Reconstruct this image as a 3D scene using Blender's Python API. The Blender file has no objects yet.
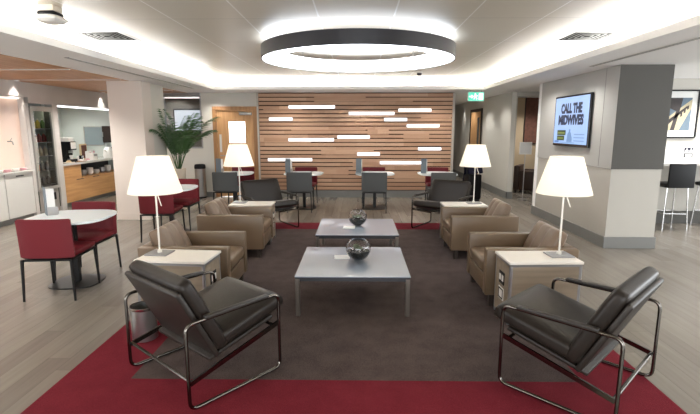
import bpy, bmesh, math, random
from mathutils import Vector, Matrix
R = math.radians
PI = math.pi
C = bpy.context.scene.collection
sc = bpy.context.scene
rnd = random.Random(7)

# ------------------------------------------------------------------ materials
def srgb(r, g, b):
    f = lambda c: (c/255/12.92) if c/255 <= .04045 else ((c/255+.055)/1.055)**2.4
    return (f(r), f(g), f(b), 1)

def new_mat(name):
    m = bpy.data.materials.new(name); m.use_nodes = True
    nt = m.node_tree
    return m, nt, nt.nodes['Principled BSDF']

def mat(name, col, rough=.5, metal=0, bump=0, bscale=60, var=0, vscale=8, spec=.5, emit=None, estr=0, trans=0, ior=1.45, coat=0):
    m, nt, b = new_mat(name)
    b.inputs['Base Color'].default_value = col
    b.inputs['Roughness'].default_value = rough
    b.inputs['Metallic'].default_value = metal
    b.inputs['Specular IOR Level'].default_value = spec
    b.inputs['IOR'].default_value = ior
    b.inputs['Transmission Weight'].default_value = trans
    b.inputs['Coat Weight'].default_value = coat
    if emit:
        b.inputs['Emission Color'].default_value = emit
        b.inputs['Emission Strength'].default_value = estr
    tc = None
    if bump or var:
        tc = nt.nodes.new('ShaderNodeTexCoord')
    if var:
        n = nt.nodes.new('ShaderNodeTexNoise'); n.inputs['Scale'].default_value = vscale; n.inputs['Detail'].default_value = 4
        nt.links.new(tc.outputs['Object'], n.inputs['Vector'])
        mx = nt.nodes.new('ShaderNodeMix'); mx.data_type = 'RGBA'
        mx.inputs['A'].default_value = tuple(c*(1-var) for c in col[:3])+(1,)
        mx.inputs['B'].default_value = tuple(min(1, c*(1+var)) for c in col[:3])+(1,)
        nt.links.new(n.outputs['Fac'], mx.inputs['Factor'])
        nt.links.new(mx.outputs['Result'], b.inputs['Base Color'])
    if bump:
        n = nt.nodes.new('ShaderNodeTexNoise'); n.inputs['Scale'].default_value = bscale; n.inputs['Detail'].default_value = 5
        nt.links.new(tc.outputs['Object'], n.inputs['Vector'])
        bp = nt.nodes.new('ShaderNodeBump'); bp.inputs['Strength'].default_value = bump; bp.inputs['Distance'].default_value = .01
        nt.links.new(n.outputs['Fac'], bp.inputs['Height'])
        nt.links.new(bp.outputs['Normal'], b.inputs['Normal'])
    return m

class NB:
    """tiny node builder"""
    def __init__(s, nt): s.nt = nt
    def m(s, op, a, b=None, c=None):
        n = s.nt.nodes.new('ShaderNodeMath'); n.operation = op
        for i, v in enumerate((a, b, c)):
            if v is None: continue
            if isinstance(v, (int, float)): n.inputs[i].default_value = v
            else: s.nt.links.new(v, n.inputs[i])
        return n.outputs[0]
    def comb(s, x, y, z):
        n = s.nt.nodes.new('ShaderNodeCombineXYZ')
        for i, v in enumerate((x, y, z)):
            if isinstance(v, (int, float)): n.inputs[i].default_value = v
            else: s.nt.links.new(v, n.inputs[i])
        return n.outputs[0]
    def xyz(s):
        t = s.nt.nodes.new('ShaderNodeTexCoord'); x = s.nt.nodes.new('ShaderNodeSeparateXYZ')
        s.nt.links.new(t.outputs['Object'], x.inputs[0]); return x.outputs
    def white(s, v):
        n = s.nt.nodes.new('ShaderNodeTexWhiteNoise'); n.noise_dimensions = '3D'; s.nt.links.new(v, n.inputs['Vector']); return n.outputs['Value']
    def noise(s, v, scale, det=3):
        n = s.nt.nodes.new('ShaderNodeTexNoise'); n.inputs['Scale'].default_value = scale; n.inputs['Detail'].default_value = det
        s.nt.links.new(v, n.inputs['Vector']); return n.outputs['Fac']
    def mix(s, f, a, b):
        n = s.nt.nodes.new('ShaderNodeMix'); n.data_type = 'RGBA'
        for k, v in (('Factor', f), ('A', a), ('B', b)):
            if isinstance(v, (int, float, tuple)): n.inputs[k].default_value = v
            else: s.nt.links.new(v, n.inputs[k])
        return n.outputs['Result']
    def ramp(s, f, stops):
        n = s.nt.nodes.new('ShaderNodeValToRGB'); e = n.color_ramp.elements
        while len(e) < len(stops): e.new(.5)
        for el, (p, c) in zip(e, stops): el.position = p; el.color = c
        s.nt.links.new(f, n.inputs[0]); return n.outputs[0]
    def bump(s, h, b, st=.3, d=.01):
        n = s.nt.nodes.new('ShaderNodeBump'); n.inputs['Strength'].default_value = st; n.inputs['Distance'].default_value = d
        s.nt.links.new(h, n.inputs['Height']); s.nt.links.new(n.outputs[0], b.inputs['Normal'])

def floor_mat():
    m, nt, b = new_mat('grey_oak_planks'); k = NB(nt); x, y, z = k.xyz()
    W, L = .16, 1.5
    col = k.m('FLOOR', k.m('DIVIDE', x, W))
    off = k.m('MULTIPLY', k.white(k.comb(col, 3.3, 1.7)), L)
    yy = k.m('DIVIDE', k.m('ADD', y, off), L)
    row = k.m('FLOOR', yy)
    rv = k.white(k.comb(col, row, 9.1))
    grain = k.noise(k.comb(k.m('MULTIPLY', x, 26), k.m('MULTIPLY', y, 1.6), k.m('MULTIPLY', rv, 20)), 1.0, 6)
    f = k.m('ADD', k.m('ADD', k.m('MULTIPLY', rv, .28), .09), k.m('MULTIPLY', grain, .55))
    c = k.ramp(f, [(.15, srgb(106, 99, 90)), (.5, srgb(122, 115, 106)), (.85, srgb(137, 130, 120))])
    fx = k.m('FRACT', k.m('DIVIDE', x, W)); fy = k.m('FRACT', yy)
    gx = k.m('LESS_THAN', fx, .02); gy = k.m('LESS_THAN', fy, .002)
    g = k.m('MAXIMUM', gx, gy)
    c = k.mix(k.m('MULTIPLY', g, .55), c, srgb(80, 74, 68))
    nt.links.new(c, b.inputs['Base Color'])
    b.inputs['Roughness'].default_value = .27
    k.bump(grain, b, .06, .004)
    return m

def carpet_mat(name, c1, c2):
    m, nt, b = new_mat(name); k = NB(nt); x, y, z = k.xyz()
    n1 = k.noise(k.comb(x, y, z), 220, 2); n2 = k.noise(k.comb(x, y, z), 6, 3)
    f = k.m('ADD', k.m('MULTIPLY', n1, .75), k.m('MULTIPLY', n2, .25))
    nt.links.new(k.ramp(f, [(.35, c1), (.65, c2)]), b.inputs['Base Color'])
    b.inputs['Roughness'].default_value = .95; b.inputs['Specular IOR Level'].default_value = .1
    k.bump(n1, b, .5, .006)
    return m

def slat_mat(name, stops, zp, seglen=1.1):
    m, nt, b = new_mat(name); k = NB(nt); x, y, z = k.xyz()
    row = k.m('FLOOR', k.m('DIVIDE', z, zp))
    seg = k.m('FLOOR', k.m('DIVIDE', k.m('ADD', x, k.m('MULTIPLY', k.white(k.comb(row, 1.2, 5)), 3)), seglen))
    rv = k.white(k.comb(row, seg, 2.5))
    gr = k.noise(k.comb(k.m('MULTIPLY', x, 1.2), y, k.m('MULTIPLY', z, 60)), 1.5, 5)
    f = k.m('ADD', k.m('ADD', k.m('MULTIPLY', rv, .28), .16), k.m('MULTIPLY', gr, .45))
    nt.links.new(k.ramp(f, stops), b.inputs['Base Color'])
    b.inputs['Roughness'].default_value = .5
    return m

def ceiling_mat():
    m, nt, b = new_mat('metal_ceiling_tiles'); k = NB(nt); x, y, z = k.xyz()
    fx = k.m('FRACT', k.m('DIVIDE', k.m('ADD', x, 30.52), .735))
    fy = k.m('FRACT', k.m('DIVIDE', k.m('ADD', y, 30.2), 1.25))
    lx = k.m('LESS_THAN', fx, .02); ly = k.m('LESS_THAN', fy, .01)
    c = k.mix(lx, srgb(198, 191, 176), srgb(226, 224, 218))
    c = k.mix(k.m('MULTIPLY', ly, .5), c, srgb(120, 116, 108))
    nt.links.new(c, b.inputs['Base Color'])
    b.inputs['Roughness'].default_value = .42; b.inputs['Metallic'].default_value = .0
    b.inputs['Specular IOR Level'].default_value = .6
    return m

def grain_mat(name, c1, c2, axis='x', rough=.45):
    m, nt, b = new_mat(name); k = NB(nt); x, y, z = k.xyz()
    s = {'x': (1.5, 22, 22), 'y': (22, 1.5, 22), 'z': (22, 22, 1.5)}[axis]
    n = k.noise(k.comb(k.m('MULTIPLY', x, s[0]), k.m('MULTIPLY', y, s[1]), k.m('MULTIPLY', z, s[2])), 1, 5)
    nt.links.new(k.ramp(n, [(.3, c1), (.7, c2)]), b.inputs['Base Color'])
    b.inputs['Roughness'].default_value = rough
    return m

def shade_mat():
    m = bpy.data.materials.new('lamp_shade_white'); m.use_nodes = True; nt = m.node_tree
    for n in list(nt.nodes):
        if n.type == 'BSDF_PRINCIPLED': nt.nodes.remove(n)
    out = nt.nodes['Material Output']
    d = nt.nodes.new('ShaderNodeBsdfDiffuse'); d.inputs[0].default_value = (.86, .83, .76, 1)
    t = nt.nodes.new('ShaderNodeBsdfTranslucent'); t.inputs[0].default_value = (.96, .91, .82, 1)
    e = nt.nodes.new('ShaderNodeEmission'); e.inputs[0].default_value = (1, .94, .84, 1); e.inputs[1].default_value = .1
    mx = nt.nodes.new('ShaderNodeMixShader'); mx.inputs[0].default_value = .55
    nt.links.new(d.outputs[0], mx.inputs[1]); nt.links.new(t.outputs[0], mx.inputs[2])
    a = nt.nodes.new('ShaderNodeAddShader'); nt.links.new(mx.outputs[0], a.inputs[0]); nt.links.new(e.outputs[0], a.inputs[1])
    nt.links.new(a.outputs[0], out.inputs[0])
    return m

def emis(name, col, s):
    return mat(name, (.05, .05, .05, 1), .5, emit=col, estr=s)

M = {}
M['floor'] = floor_mat()
M['brown_carpet'] = carpet_mat('brown_carpet', srgb(60, 50, 48), srgb(94, 82, 78))
M['red_carpet'] = carpet_mat('red_carpet', srgb(96, 26, 36), srgb(118, 38, 48))
M['white_paint'] = mat('white_paint', srgb(242, 242, 242), .7)
M['wall'] = mat('pale_wall_paint', srgb(206, 203, 195), .7, var=.03, vscale=2)
M['cream'] = mat('cream_wall', srgb(182, 178, 170), .6, var=.03, vscale=3)
M['pinkbeige'] = mat('beige_pillar_panel', srgb(214, 204, 196), .45, var=.02, vscale=3)
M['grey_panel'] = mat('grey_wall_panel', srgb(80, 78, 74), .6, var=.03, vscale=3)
M['grey_panel_light'] = mat('light_grey_wall_panel', srgb(172, 171, 168), .6, var=.03, vscale=3)
M['skirting'] = mat('grey_skirting', srgb(122, 122, 120), .4)
M['plaster'] = mat('grey_plaster', srgb(192, 187, 183), .7, var=.1, vscale=3)
M['beige_room'] = mat('beige_room_wall', srgb(190, 170, 142), .8)
M['servery_wall'] = mat('servery_wall', srgb(206, 214, 210), .4)
M['ceiling'] = ceiling_mat()
M['slat'] = slat_mat('timber_slats', [(.2, srgb(156, 116, 88)), (.5, srgb(182, 144, 116)), (.85, srgb(204, 170, 142))], .095)
M['slat_back'] = mat('slat_backing', srgb(70, 44, 30), .8)
M['wood_ceiling'] = grain_mat('timber_ceiling', srgb(168, 118, 82), srgb(198, 150, 110), 'y')
M['wood_door'] = grain_mat('oak_door', srgb(184, 138, 92), srgb(208, 164, 116), 'z')
M['wood_frame'] = grain_mat('oak_frame', srgb(150, 108, 70), srgb(176, 132, 90), 'z')
M['counter_wood'] = grain_mat('counter_oak', srgb(190, 140, 88), srgb(214, 166, 112), 'y')
M['table_grain'] = grain_mat('table_side_wood', srgb(128, 114, 98), srgb(150, 136, 118), 'x')
M['table_white'] = mat('white_laminate', srgb(236, 230, 222), .3)
M['round_white'] = mat('white_table_top', srgb(226, 232, 234), .25)
M['leather_tan'] = mat('taupe_leather', srgb(108, 90, 71), .33, bump=.12, bscale=90, var=.06, vscale=5)
M['leather_pillow'] = mat('taupe_pillow_leather', srgb(112, 94, 78), .32, bump=.15, bscale=50, var=.08, vscale=8)
M['leather_dark'] = mat('charcoal_leather', srgb(37, 31, 27), .38, spec=.35, bump=.12, bscale=80, var=.1, vscale=6)
M['shell_dark'] = mat('charcoal_shell', srgb(38, 32, 28), .45, bump=.1, bscale=80)
M['black_chrome'] = mat('black_chrome', srgb(104, 99, 94), .14, 1)
M['chrome'] = mat('chrome', srgb(205, 205, 205), .15, 1)
M['steel'] = mat('brushed_steel', srgb(170, 168, 166), .32, 1)
M['table_leg'] = mat('smoked_steel', srgb(128, 120, 112), .3, .9)
M['alu'] = mat('aluminium', srgb(158, 158, 160), .35, .8)
M['tabletop_gloss'] = mat('grey_gloss_glass', srgb(144, 154, 168), .2, spec=.8, coat=.4)
M['table_edge'] = mat('dark_table_edge', srgb(48, 48, 52), .4)
M['dark_foot'] = mat('dark_wood_foot', srgb(38, 28, 22), .5)
M['red_uphol'] = mat('wine_red_upholstery', srgb(104, 12, 26), .6, bump=.08, bscale=120)
M['grey_uphol'] = mat('grey_upholstery', srgb(80, 82, 83), .75, bump=.15, bscale=200)
M['black_metal'] = mat('black_metal', srgb(28, 28, 29), .4, .3)
M['black'] = mat('black_plastic', srgb(16, 16, 18), .5, spec=.25)
M['black_gloss'] = mat('black_gloss', srgb(12, 12, 14), .12)
M['white_plastic'] = mat('white_plastic', srgb(232, 230, 226), .35)
M['paper'] = mat('white_paper', srgb(216, 216, 214), .8)
M['holder_grey'] = mat('slate_grey_card', srgb(112, 122, 130), .6)
M['charcoal'] = mat('charcoal_plastic', srgb(60, 60, 60), .5)
M['shade'] = shade_mat()
M['bulb'] = emis('warm_bulb', (1, .85, .62, 1), 4)
M['lamp_pole'] = mat('lamp_metal', srgb(224, 220, 212), .3, .2)
M['glass'] = mat('clear_glass', (1, 1, 1, 1), .02, trans=1, ior=1.45)
M['led'] = emis('led_white', (1, .95, .96, 1), 1.2)
M['ring_led'] = emis('ring_led', (.9, .94, 1, 1), 2.9)
M['ring_up'] = emis('ring_up_led', (.80, .88, 1, 1), 2.4)
M['ring_black'] = mat('ring_black', srgb(36, 35, 40), .35)
M['slot_led'] = emis('slot_led', (1, .84, .72, 1), 1.1)
M['soil'] = mat('soil', srgb(52, 48, 40), .9, bump=.6, bscale=80, var=.3, vscale=60)
M['pebble'] = mat('pebble', srgb(192, 188, 174), .7, var=.25, vscale=40)
M['succulent'] = mat('succulent_green', srgb(128, 148, 112), .5, var=.2, vscale=30)
M['palm'] = mat('palm_green', srgb(62, 96, 52), .45, var=.25, vscale=6)
M['palm_stem'] = mat('palm_stem', srgb(98, 112, 62), .5)
M['pot'] = mat('cream_pot', srgb(214, 202, 184), .5)
M['dark_slot'] = mat('dark_slot', srgb(60, 60, 60), .8)
M['green_sign'] = emis('exit_green', srgb(70, 180, 150), .8)
M['white_sign'] = emis('exit_white', (.9, 1, .95, 1), 1.2)
M['screen'] = emis('screen_blue', srgb(165, 198, 250), .44)
M['screen_text'] = mat('screen_text', srgb(22, 30, 60), .4)
M['office_screen'] = emis('office_screen', srgb(205, 215, 225), .4)
M['screen_blue'] = emis('screen_logo_blue', srgb(40, 120, 200), .35)
M['screen_green'] = mat('screen_green', srgb(50, 62, 30), .5)
M['screen_lime'] = emis('screen_lime', srgb(150, 170, 50), .3)
M['screen_pale'] = emis('screen_pale', srgb(120, 165, 220), .32)
M['lit_window'] = emis('lit_pane', (.94, .97, 1, 1), 2.2)
M['win_glass'] = mat('grey_window_glass', srgb(96, 100, 100), .12, spec=.8)
M['vent_dark'] = mat('vent_shadow', srgb(34, 34, 34), 1, spec=0)
M['vent_grey'] = mat('vent_grey_louvre', srgb(120, 120, 118), 1, spec=0)
M['vent_white'] = mat('vent_white', srgb(215, 215, 212), .9, spec=.1)
M['navy'] = mat('navy_fabric', srgb(26, 26, 52), .8)
M['brown_leather'] = mat('dark_brown_leather', srgb(58, 40, 32), .45)
M['white_gloss'] = mat('white_gloss_unit', srgb(206, 204, 200), .15, coat=.5)
M['niche'] = mat('pale_pink_glass', srgb(226, 200, 186), .12, coat=.6)
M['fridge_frame'] = mat('grey_fridge_frame', srgb(168, 164, 158), .35, .3)
M['fridge_in'] = mat('fridge_inside', srgb(64, 66, 58), .6)
M['fridge_led'] = emis('fridge_led', (1, 1, .72, 1), 1.5)
for n_, c_ in (('juice_yellow', (200, 176, 70)), ('juice_red', (176, 40, 44)), ('juice_cream', (214, 204, 176)), ('juice_green', (84, 122, 60)), ('juice_orange', (206, 120, 50)), ('juice_dark', (54, 50, 46))):
    M[n_] = mat(n_, srgb(*c_), .35)
M['art_blue'] = mat('art_blue_grey', srgb(96, 112, 126), .8, var=.25, vscale=12)
M['art_sand'] = mat('art_sand', srgb(172, 162, 136), .8, var=.2, vscale=20)
M['art_dark'] = mat('art_dark', srgb(62, 58, 58), .8, var=.2, vscale=20)
M['art_brown'] = mat('art_mottled_brown', srgb(108, 72, 60), .8, var=.5, vscale=14)
M['mirror_panel'] = mat('grey_hatch_panel', srgb(140, 152, 158), .18, .3)
M['pattern_box'] = mat('tan_pattern_card', srgb(212, 190, 150), .7, var=.25, vscale=60)
M['pink'] = mat('pink_card', srgb(214, 170, 176), .6)

# ------------------------------------------------------------------ mesh helpers
def obj(name, bm, m, parent=None, loc=(0, 0, 0), rot=(0, 0, 0), smooth=None):
    me = bpy.data.meshes.new(name); bm.normal_update(); bm.to_mesh(me); bm.free()
    me.materials.append(M[m] if isinstance(m, str) else m)
    o = bpy.data.objects.new(name, me); C.objects.link(o)
    o.location = loc; o.rotation_euler = rot
    if parent: o.parent = parent
    if smooth is not None:
        me.polygons.foreach_set('use_smooth', [True]*len(me.polygons))
        if smooth < 180:
            me.set_sharp_from_angle(angle=R(smooth))
    return o

def merge(bm, t):
    me = bpy.data.meshes.new('tmp'); t.to_mesh(me); t.free(); bm.from_mesh(me); bpy.data.meshes.remove(me)

def B(): return bmesh.new()

def box(bm, x0, x1, y0, y1, z0, z1, bev=0, seg=2, mx=None):
    t = bmesh.new(); bmesh.ops.create_cube(t, size=1)
    for v in t.verts:
        v.co = Vector(((x0+x1)/2+v.co.x*(x1-x0), (y0+y1)/2+v.co.y*(y1-y0), (z0+z1)/2+v.co.z*(z1-z0)))
    if bev: bmesh.ops.bevel(t, geom=t.edges[:], offset=bev, segments=seg, affect='EDGES', profile=.5)
    if mx is not None: bmesh.ops.transform(t, matrix=mx, verts=t.verts[:])
    merge(bm, t); return bm

def fillet(pts, r, closed, n=5):
    P = [Vector(p) for p in pts]; N = len(P); out = []
    for i in range(N):
        if not closed and i in (0, N-1): out.append(P[i]); continue
        a, b, c = P[(i-1) % N], P[i], P[(i+1) % N]
        d1 = (a-b).normalized(); d2 = (c-b).normalized()
        ang = d1.angle(d2)
        if abs(ang-PI) < .01: out.append(b); continue
        t = min(r/math.tan(ang/2), (a-b).length*.49, (c-b).length*.49)
        p, q = b+d1*t, b+d2*t
        for k in range(n+1):
            s = k/n
            out.append((p*(1-s)**2+b*2*s*(1-s)+q*s**2))
    return out

def tube(bm, pts, r, seg=8, closed=False, fr=0, rect=None, up=None):
    """sweep a round (or rect=(w,h)) section along a polyline"""
    P = fillet(pts, fr, closed) if fr else [Vector(p) for p in pts]
    N = len(P); rings = []; nrm = None
    for i in range(N):
        if closed: t = (P[(i+1) % N]-P[i-1]).normalized()
        else: t = (P[min(i+1, N-1)]-P[max(i-1, 0)]).normalized()
        if up is not None:
            n = Vector(up)-t*t.dot(Vector(up)); n.normalize()
        elif nrm is None:
            n = t.orthogonal().normalized()
        else:
            n = (nrm-t*t.dot(nrm)).normalized()
        nrm = n; b = t.cross(n)
        if rect:
            w, h = rect[0]/2, rect[1]/2
            sec = [(-w, -h), (w, -h), (w, h), (-w, h)]
        else:
            rr = r[i] if isinstance(r, (list, tuple)) else r
            sec = [(rr*math.cos(2*PI*k/seg), rr*math.sin(2*PI*k/seg)) for k in range(seg)]
        rings.append([bm.verts.new(P[i]+n*a+b*c) for a, c in sec])
    S = len(rings[0])
    for i in range(N if closed else N-1):
        A, D = rings[i], rings[(i+1) % N]
        for k in range(S):
            bm.faces.new((A[k], A[(k+1) % S], D[(k+1) % S], D[k]))
    if not closed:
        bm.faces.new(list(reversed(rings[0]))); bm.faces.new(rings[-1])
    return bm

def lathe(bm, prof, seg=32, cx=0, cy=0, close=False):
    """prof = [(r,z)...]; r==0 ends are capped by a pole"""
    rings = []
    for r, z in prof:
        if r < 1e-6: rings.append([bm.verts.new((cx, cy, z))])
        else: rings.append([bm.verts.new((cx+r*math.cos(2*PI*k/seg), cy+r*math.sin(2*PI*k/seg), z)) for k in range(seg)])
    L = list(zip(rings, rings[1:]))
    if close: L.append((rings[-1], rings[0]))
    for A, D in L:
        for k in range(seg):
            j = (k+1) % seg
            if len(A) == 1 and len(D) == 1: continue
            if len(A) == 1: bm.faces.new((A[0], D[j], D[k]))
            elif len(D) == 1: bm.faces.new((A[k], A[j], D[0]))
            else: bm.faces.new((A[k], A[j], D[j], D[k]))
    bmesh.ops.recalc_face_normals(bm, faces=bm.faces[:])
    return bm

def prism(bm, pts, z0, z1, mx=None, bev=0):
    t = bmesh.new()
    a = [t.verts.new((x, y, z0)) for x, y in pts]; b = [t.verts.new((x, y, z1)) for x, y in pts]
    n = len(pts)
    t.faces.new(list(reversed(a))); t.faces.new(b)
    for i in range(n): t.faces.new((a[i], a[(i+1) % n], b[(i+1) % n], b[i]))
    bmesh.ops.recalc_face_normals(t, faces=t.faces[:])
    if bev: bmesh.ops.bevel(t, geom=[e for e in t.edges if abs(e.verts[0].co.z-e.verts[1].co.z) < 1e-6], offset=bev, segments=2, affect='EDGES')
    if mx is not None: bmesh.ops.transform(t, matrix=mx, verts=t.verts[:])
    merge(bm, t); return bm

def cushion(bm, lx, ly, lz, mx, e=.6, p=4, grooves=(), gd=.25, n=14, crown=0):
    """soft pillow block centred on origin, then transformed"""
    t = bmesh.new(); bmesh.ops.create_cube(t, size=2)
    bmesh.ops.subdivide_edges(t, edges=t.edges[:], cuts=n, use_grid_fill=True)
    for v in t.verts:
        u, w, h = v.co
        k = e+(1-e)*math.sqrt(max(0, (1-abs(u)**p)*(1-abs(w)**p)))
        for c in grooves: k *= 1-gd*math.exp(-((w-c)/.09)**2)
        # round the outline
        q = 1-.06*abs(h)**4
        x = math.copysign(abs(u), u)*q*(1-.03*abs(w)**6); y = w*q*(1-.03*abs(u)**6)
        v.co = Vector((x*lx/2, y*ly/2, h*k*lz/2+crown*(1-u*u)*(1-w*w)))
    bmesh.ops.transform(t, matrix=mx, verts=t.verts[:])
    merge(bm, t); return bm

def frame_mx(origin, right, up, out):
    m = Matrix.Identity(4)
    for i, a in enumerate((right, up, out)):
        for j in range(3): m[j][i] = a[j]
    for j in range(3): m[j][3] = origin[j]
    return m

FACE_L = ((0, -1, 0), (0, 0, 1), (-1, 0, 0))   # a face that looks to -x
FACE_R = ((0, 1, 0), (0, 0, 1), (1, 0, 0))     # a face that looks to +x
FACE_F = ((1, 0, 0), (0, 0, 1), (0, -1, 0))    # a face that looks to -y

def rx(a): return Matrix.Rotation(a, 4, 'X')
def ry(a): return Matrix.Rotation(a, 4, 'Y')
def rz(a): return Matrix.Rotation(a, 4, 'Z')
def T(x, y, z): return Matrix.Translation((x, y, z))

# ------------------------------------------------------------------ naming helpers
def tag(o, label=None, cat=None, group=None, kind=None):
    if label: o['label'] = label
    if cat: o['category'] = cat
    if group: o['group'] = group
    if kind: o['kind'] = kind
    return o

def thing(name, label, cat, loc=(0, 0, 0), rot=0, group=None):
    o = bpy.data.objects.new(name, None); C.objects.link(o); o.empty_display_size = .1
    o.location = loc; o.rotation_euler = (0, 0, rot)
    return tag(o, label, cat, group)

def struct(name, bm, m, **kw):
    o = obj(name, bm, m, **kw)
    if not kw.get('parent'): o['kind'] = 'structure'
    return o

def dup(root, loc, rot, label, group=None):
    r = root.copy(); C.objects.link(r); r.location = loc; r.rotation_euler = (0, 0, rot); r['label'] = label
    if group: r['group'] = group
    def rec(src, dst):
        for ch in list(src.children):
            c = ch.copy(); C.objects.link(c); c.parent = dst
            rec(ch, c)
    rec(root, r)
    return r

def text_bm(s, size, mx, sx=1, depth=.001, align='LEFT', bold=0, width=None):
    cu = bpy.data.curves.new('lettering', 'FONT'); cu.body = s; cu.size = size; cu.extrude = depth; cu.align_x = align
    cu.offset = bold
    o = bpy.data.objects.new('lettering', cu); C.objects.link(o)
    dg = bpy.context.evaluated_depsgraph_get()
    me = bpy.data.meshes.new_from_object(o.evaluated_get(dg))
    bm = bmesh.new(); bm.from_mesh(me)
    bpy.data.meshes.remove(me); bpy.data.objects.remove(o); bpy.data.curves.remove(cu)
    if width:
        xs_ = [v.co.x for v in bm.verts]; sx = width/(max(xs_)-min(xs_))
    bmesh.ops.transform(bm, matrix=mx @ Matrix.Diagonal((sx, 1, 1, 1)), verts=bm.verts[:])
    return bm

# ------------------------------------------------------------------ the room
SOF = 2.465      # underside of the soffit
CEI = 2.72      # coffer ceiling
YB = 11.05      # far wall
XL, XR = -3.08, 2.74   # coffer inner edges
YC = 10.15      # coffer far edge
Y0 = -3.5       # wall behind the camera

b = B(); box(b, -9.5, 9.5, Y0-.2, 21, -.1, 0); struct('floor', b, 'floor')
b = B(); box(b, XL-.4, XR+.4, Y0-.1, YC+.4, CEI, CEI+.05); struct('ceiling', b, 'ceiling')
# soffit ring with its cove lip
b = B()
LO = -3.99
box(b, LO, XL, Y0, 12.2, SOF, SOF+.03); box(b, XL, XL+.015, Y0, YC-.015, SOF, SOF+.075)
box(b, XR, 9.3, Y0, YC, SOF, SOF+.03); box(b, XR-.015, XR, Y0, YC-.015, SOF, SOF+.075)
box(b, XL, 9.3, YC, 20.5, SOF, SOF+.03); box(b, XL, XR, YC-.015, YC, SOF, SOF+.075)
box(b, XL-.38, XL-.34, Y0, YC+.38, SOF+.03, CEI); box(b, XR+.34, XR+.38, Y0, YC+.38, SOF+.03, CEI); box(b, XL-.38, XR+.38, YC+.34, YC+.38, SOF+.03, CEI)
struct('ceiling_soffit', b, 'white_paint')
b = B(); box(b, -9.3, LO-.001, Y0, 14.5, SOF-.005, SOF+.04); struct('ceiling_timber', b, 'wood_ceiling')

# far wall: left part with door and window openings, right return into the corridor
WL, WR = -2.31, 2.23
b = B()
D0, D1, DZ = -3.42, -2.36, 2.15
W0, W1, WZ = -4.6, -3.68, 1.17
box(b, -5.5, W0, YB, YB+.15, 0, SOF); box(b, W0, W1, YB, YB+.15, 0, WZ); box(b, W1, D0, YB, YB+.15, 0, SOF)
box(b, D0, D1, YB, YB+.15, DZ, SOF); box(b, D1, WR, YB, YB+.15, 0, SOF)
struct('wall_back', b, 'wall')
b = B(); box(b, WR-.02, WR+.1, YB+.15, 20, 0, SOF); struct('wall_corridor_left', b, 'wall')
b = B(); box(b, WR, 3.9, 20, 20.1, 0, SOF); struct('wall_corridor_end', b, 'wall')
OY = 10.85
b = B(); box(b, 3.55, 3.65, OY, 20, 0, SOF); struct('wall_corridor_right', b, 'wall')
b = B(); box(b, 3.65, 3.68, OY, OY+.1, 0, SOF); box(b, 3.68, 5.2, OY, OY+.1, 2.36, SOF); box(b, 5.2, 9.3, OY, OY+.1, 0, SOF)
struct('wall_lounge_entrance', b, 'cream')
b = B(); box(b, 3.65, 9.3, 12.9, 13, 0, SOF); struct('wall_side_room', b, 'beige_room')
b = B(); box(b, 3.655, 9.3, 12.885, 12.9, 0, .15); struct('baseboard_side_room', b, 'skirting')
b = B(); box(b, 3.53, 3.55, OY-.02, 20, 0, .16); box(b, 3.53, 3.68, OY-.02, OY, 0, .16); struct('baseboard_corridor', b, 'skirting')
b = B(); box(b, WL, WR, YB-.06, YB, 0, .165); struct('baseboard_back', b, 'skirting')
b = B(); box(b, -5.5, D0-.08, YB-.02, YB, 0, .12); struct('baseboard_back_left', b, 'skirting')
b = B(); box(b, -9.5, -9.3, Y0, 14.5, 0, .3); box(b, -9.5, -9.3, Y0, 14.5, 2.3, SOF); box(b, -9.5, -9.3, 3.0, 14.5, .3, 2.3); box(b, -9.5, -9.3, Y0, -3.4, .3, 2.3); struct('wall_far_left', b, 'wall')
wf = thing('added_window_4', '', '', (-9.4, -.2, .3)); wf['kind'] = 'structure'  # added window on the unseen left side, lets in sky to lift the soffit
b = B()
for k in range(5): box(b, -.03, .03, -3.2+k*1.5875, -3.15+k*1.5875, .05, 1.95)
box(b, -.04, .04, -3.2, 3.2, 0, .05); box(b, -.04, .04, -3.2, 3.2, 1.95, 2.0); obj('window_frame', b, 'alu', wf)
b = B(); box(b, 9.3, 9.5, Y0, 20, 0, .3); box(b, 9.3, 9.5, Y0, 20, 2.3, SOF); box(b, 9.3, 9.5, 7.6, 20, .3, 2.3); box(b, 9.3, 9.5, Y0, -2.5, .3, 2.3); struct('wall_far_right', b, 'wall')
wf = thing('added_window_2', '', '', (9.4, 2.55, .3)); wf['kind'] = 'structure'  # added off-camera window, daylight from the right to brighten the soffits
b = B()
for k in range(8): box(b, -.03, .03, -5.05+k*1.435, -5.0+k*1.435, .05, 1.95)
box(b, -.04, .04, -5.05, 5.05, 0, .05); box(b, -.04, .04, -5.05, 5.05, 1.95, 2.0); obj('window_frame', b, 'alu', wf)
b = B(); box(b, -9.5, 9.5, Y0-.2, Y0, 0, .3); box(b, -9.5, 9.5, Y0-.2, Y0, 2.35, CEI+.1); box(b, -9.5, -3.4, Y0-.2, Y0, .3, 2.35); box(b, 3.4, 9.5, Y0-.2, Y0, .3, 2.35); struct('wall_behind', b, 'cream')
wf = thing('added_window_3', '', '', (0, Y0-.1, .3)); wf['kind'] = 'structure'  # added opening behind the camera, a source of fill daylight
b = B()
for k in range(5): box(b, -3.4+k*1.6875, -3.35+k*1.6875, -.03, .03, .05, 2.0)
box(b, -3.4, 3.4, -.04, .04, 0, .05); box(b, -3.4, 3.4, -.04, .04, 2.0, 2.05); obj('window_frame', b, 'alu', wf)

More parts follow.
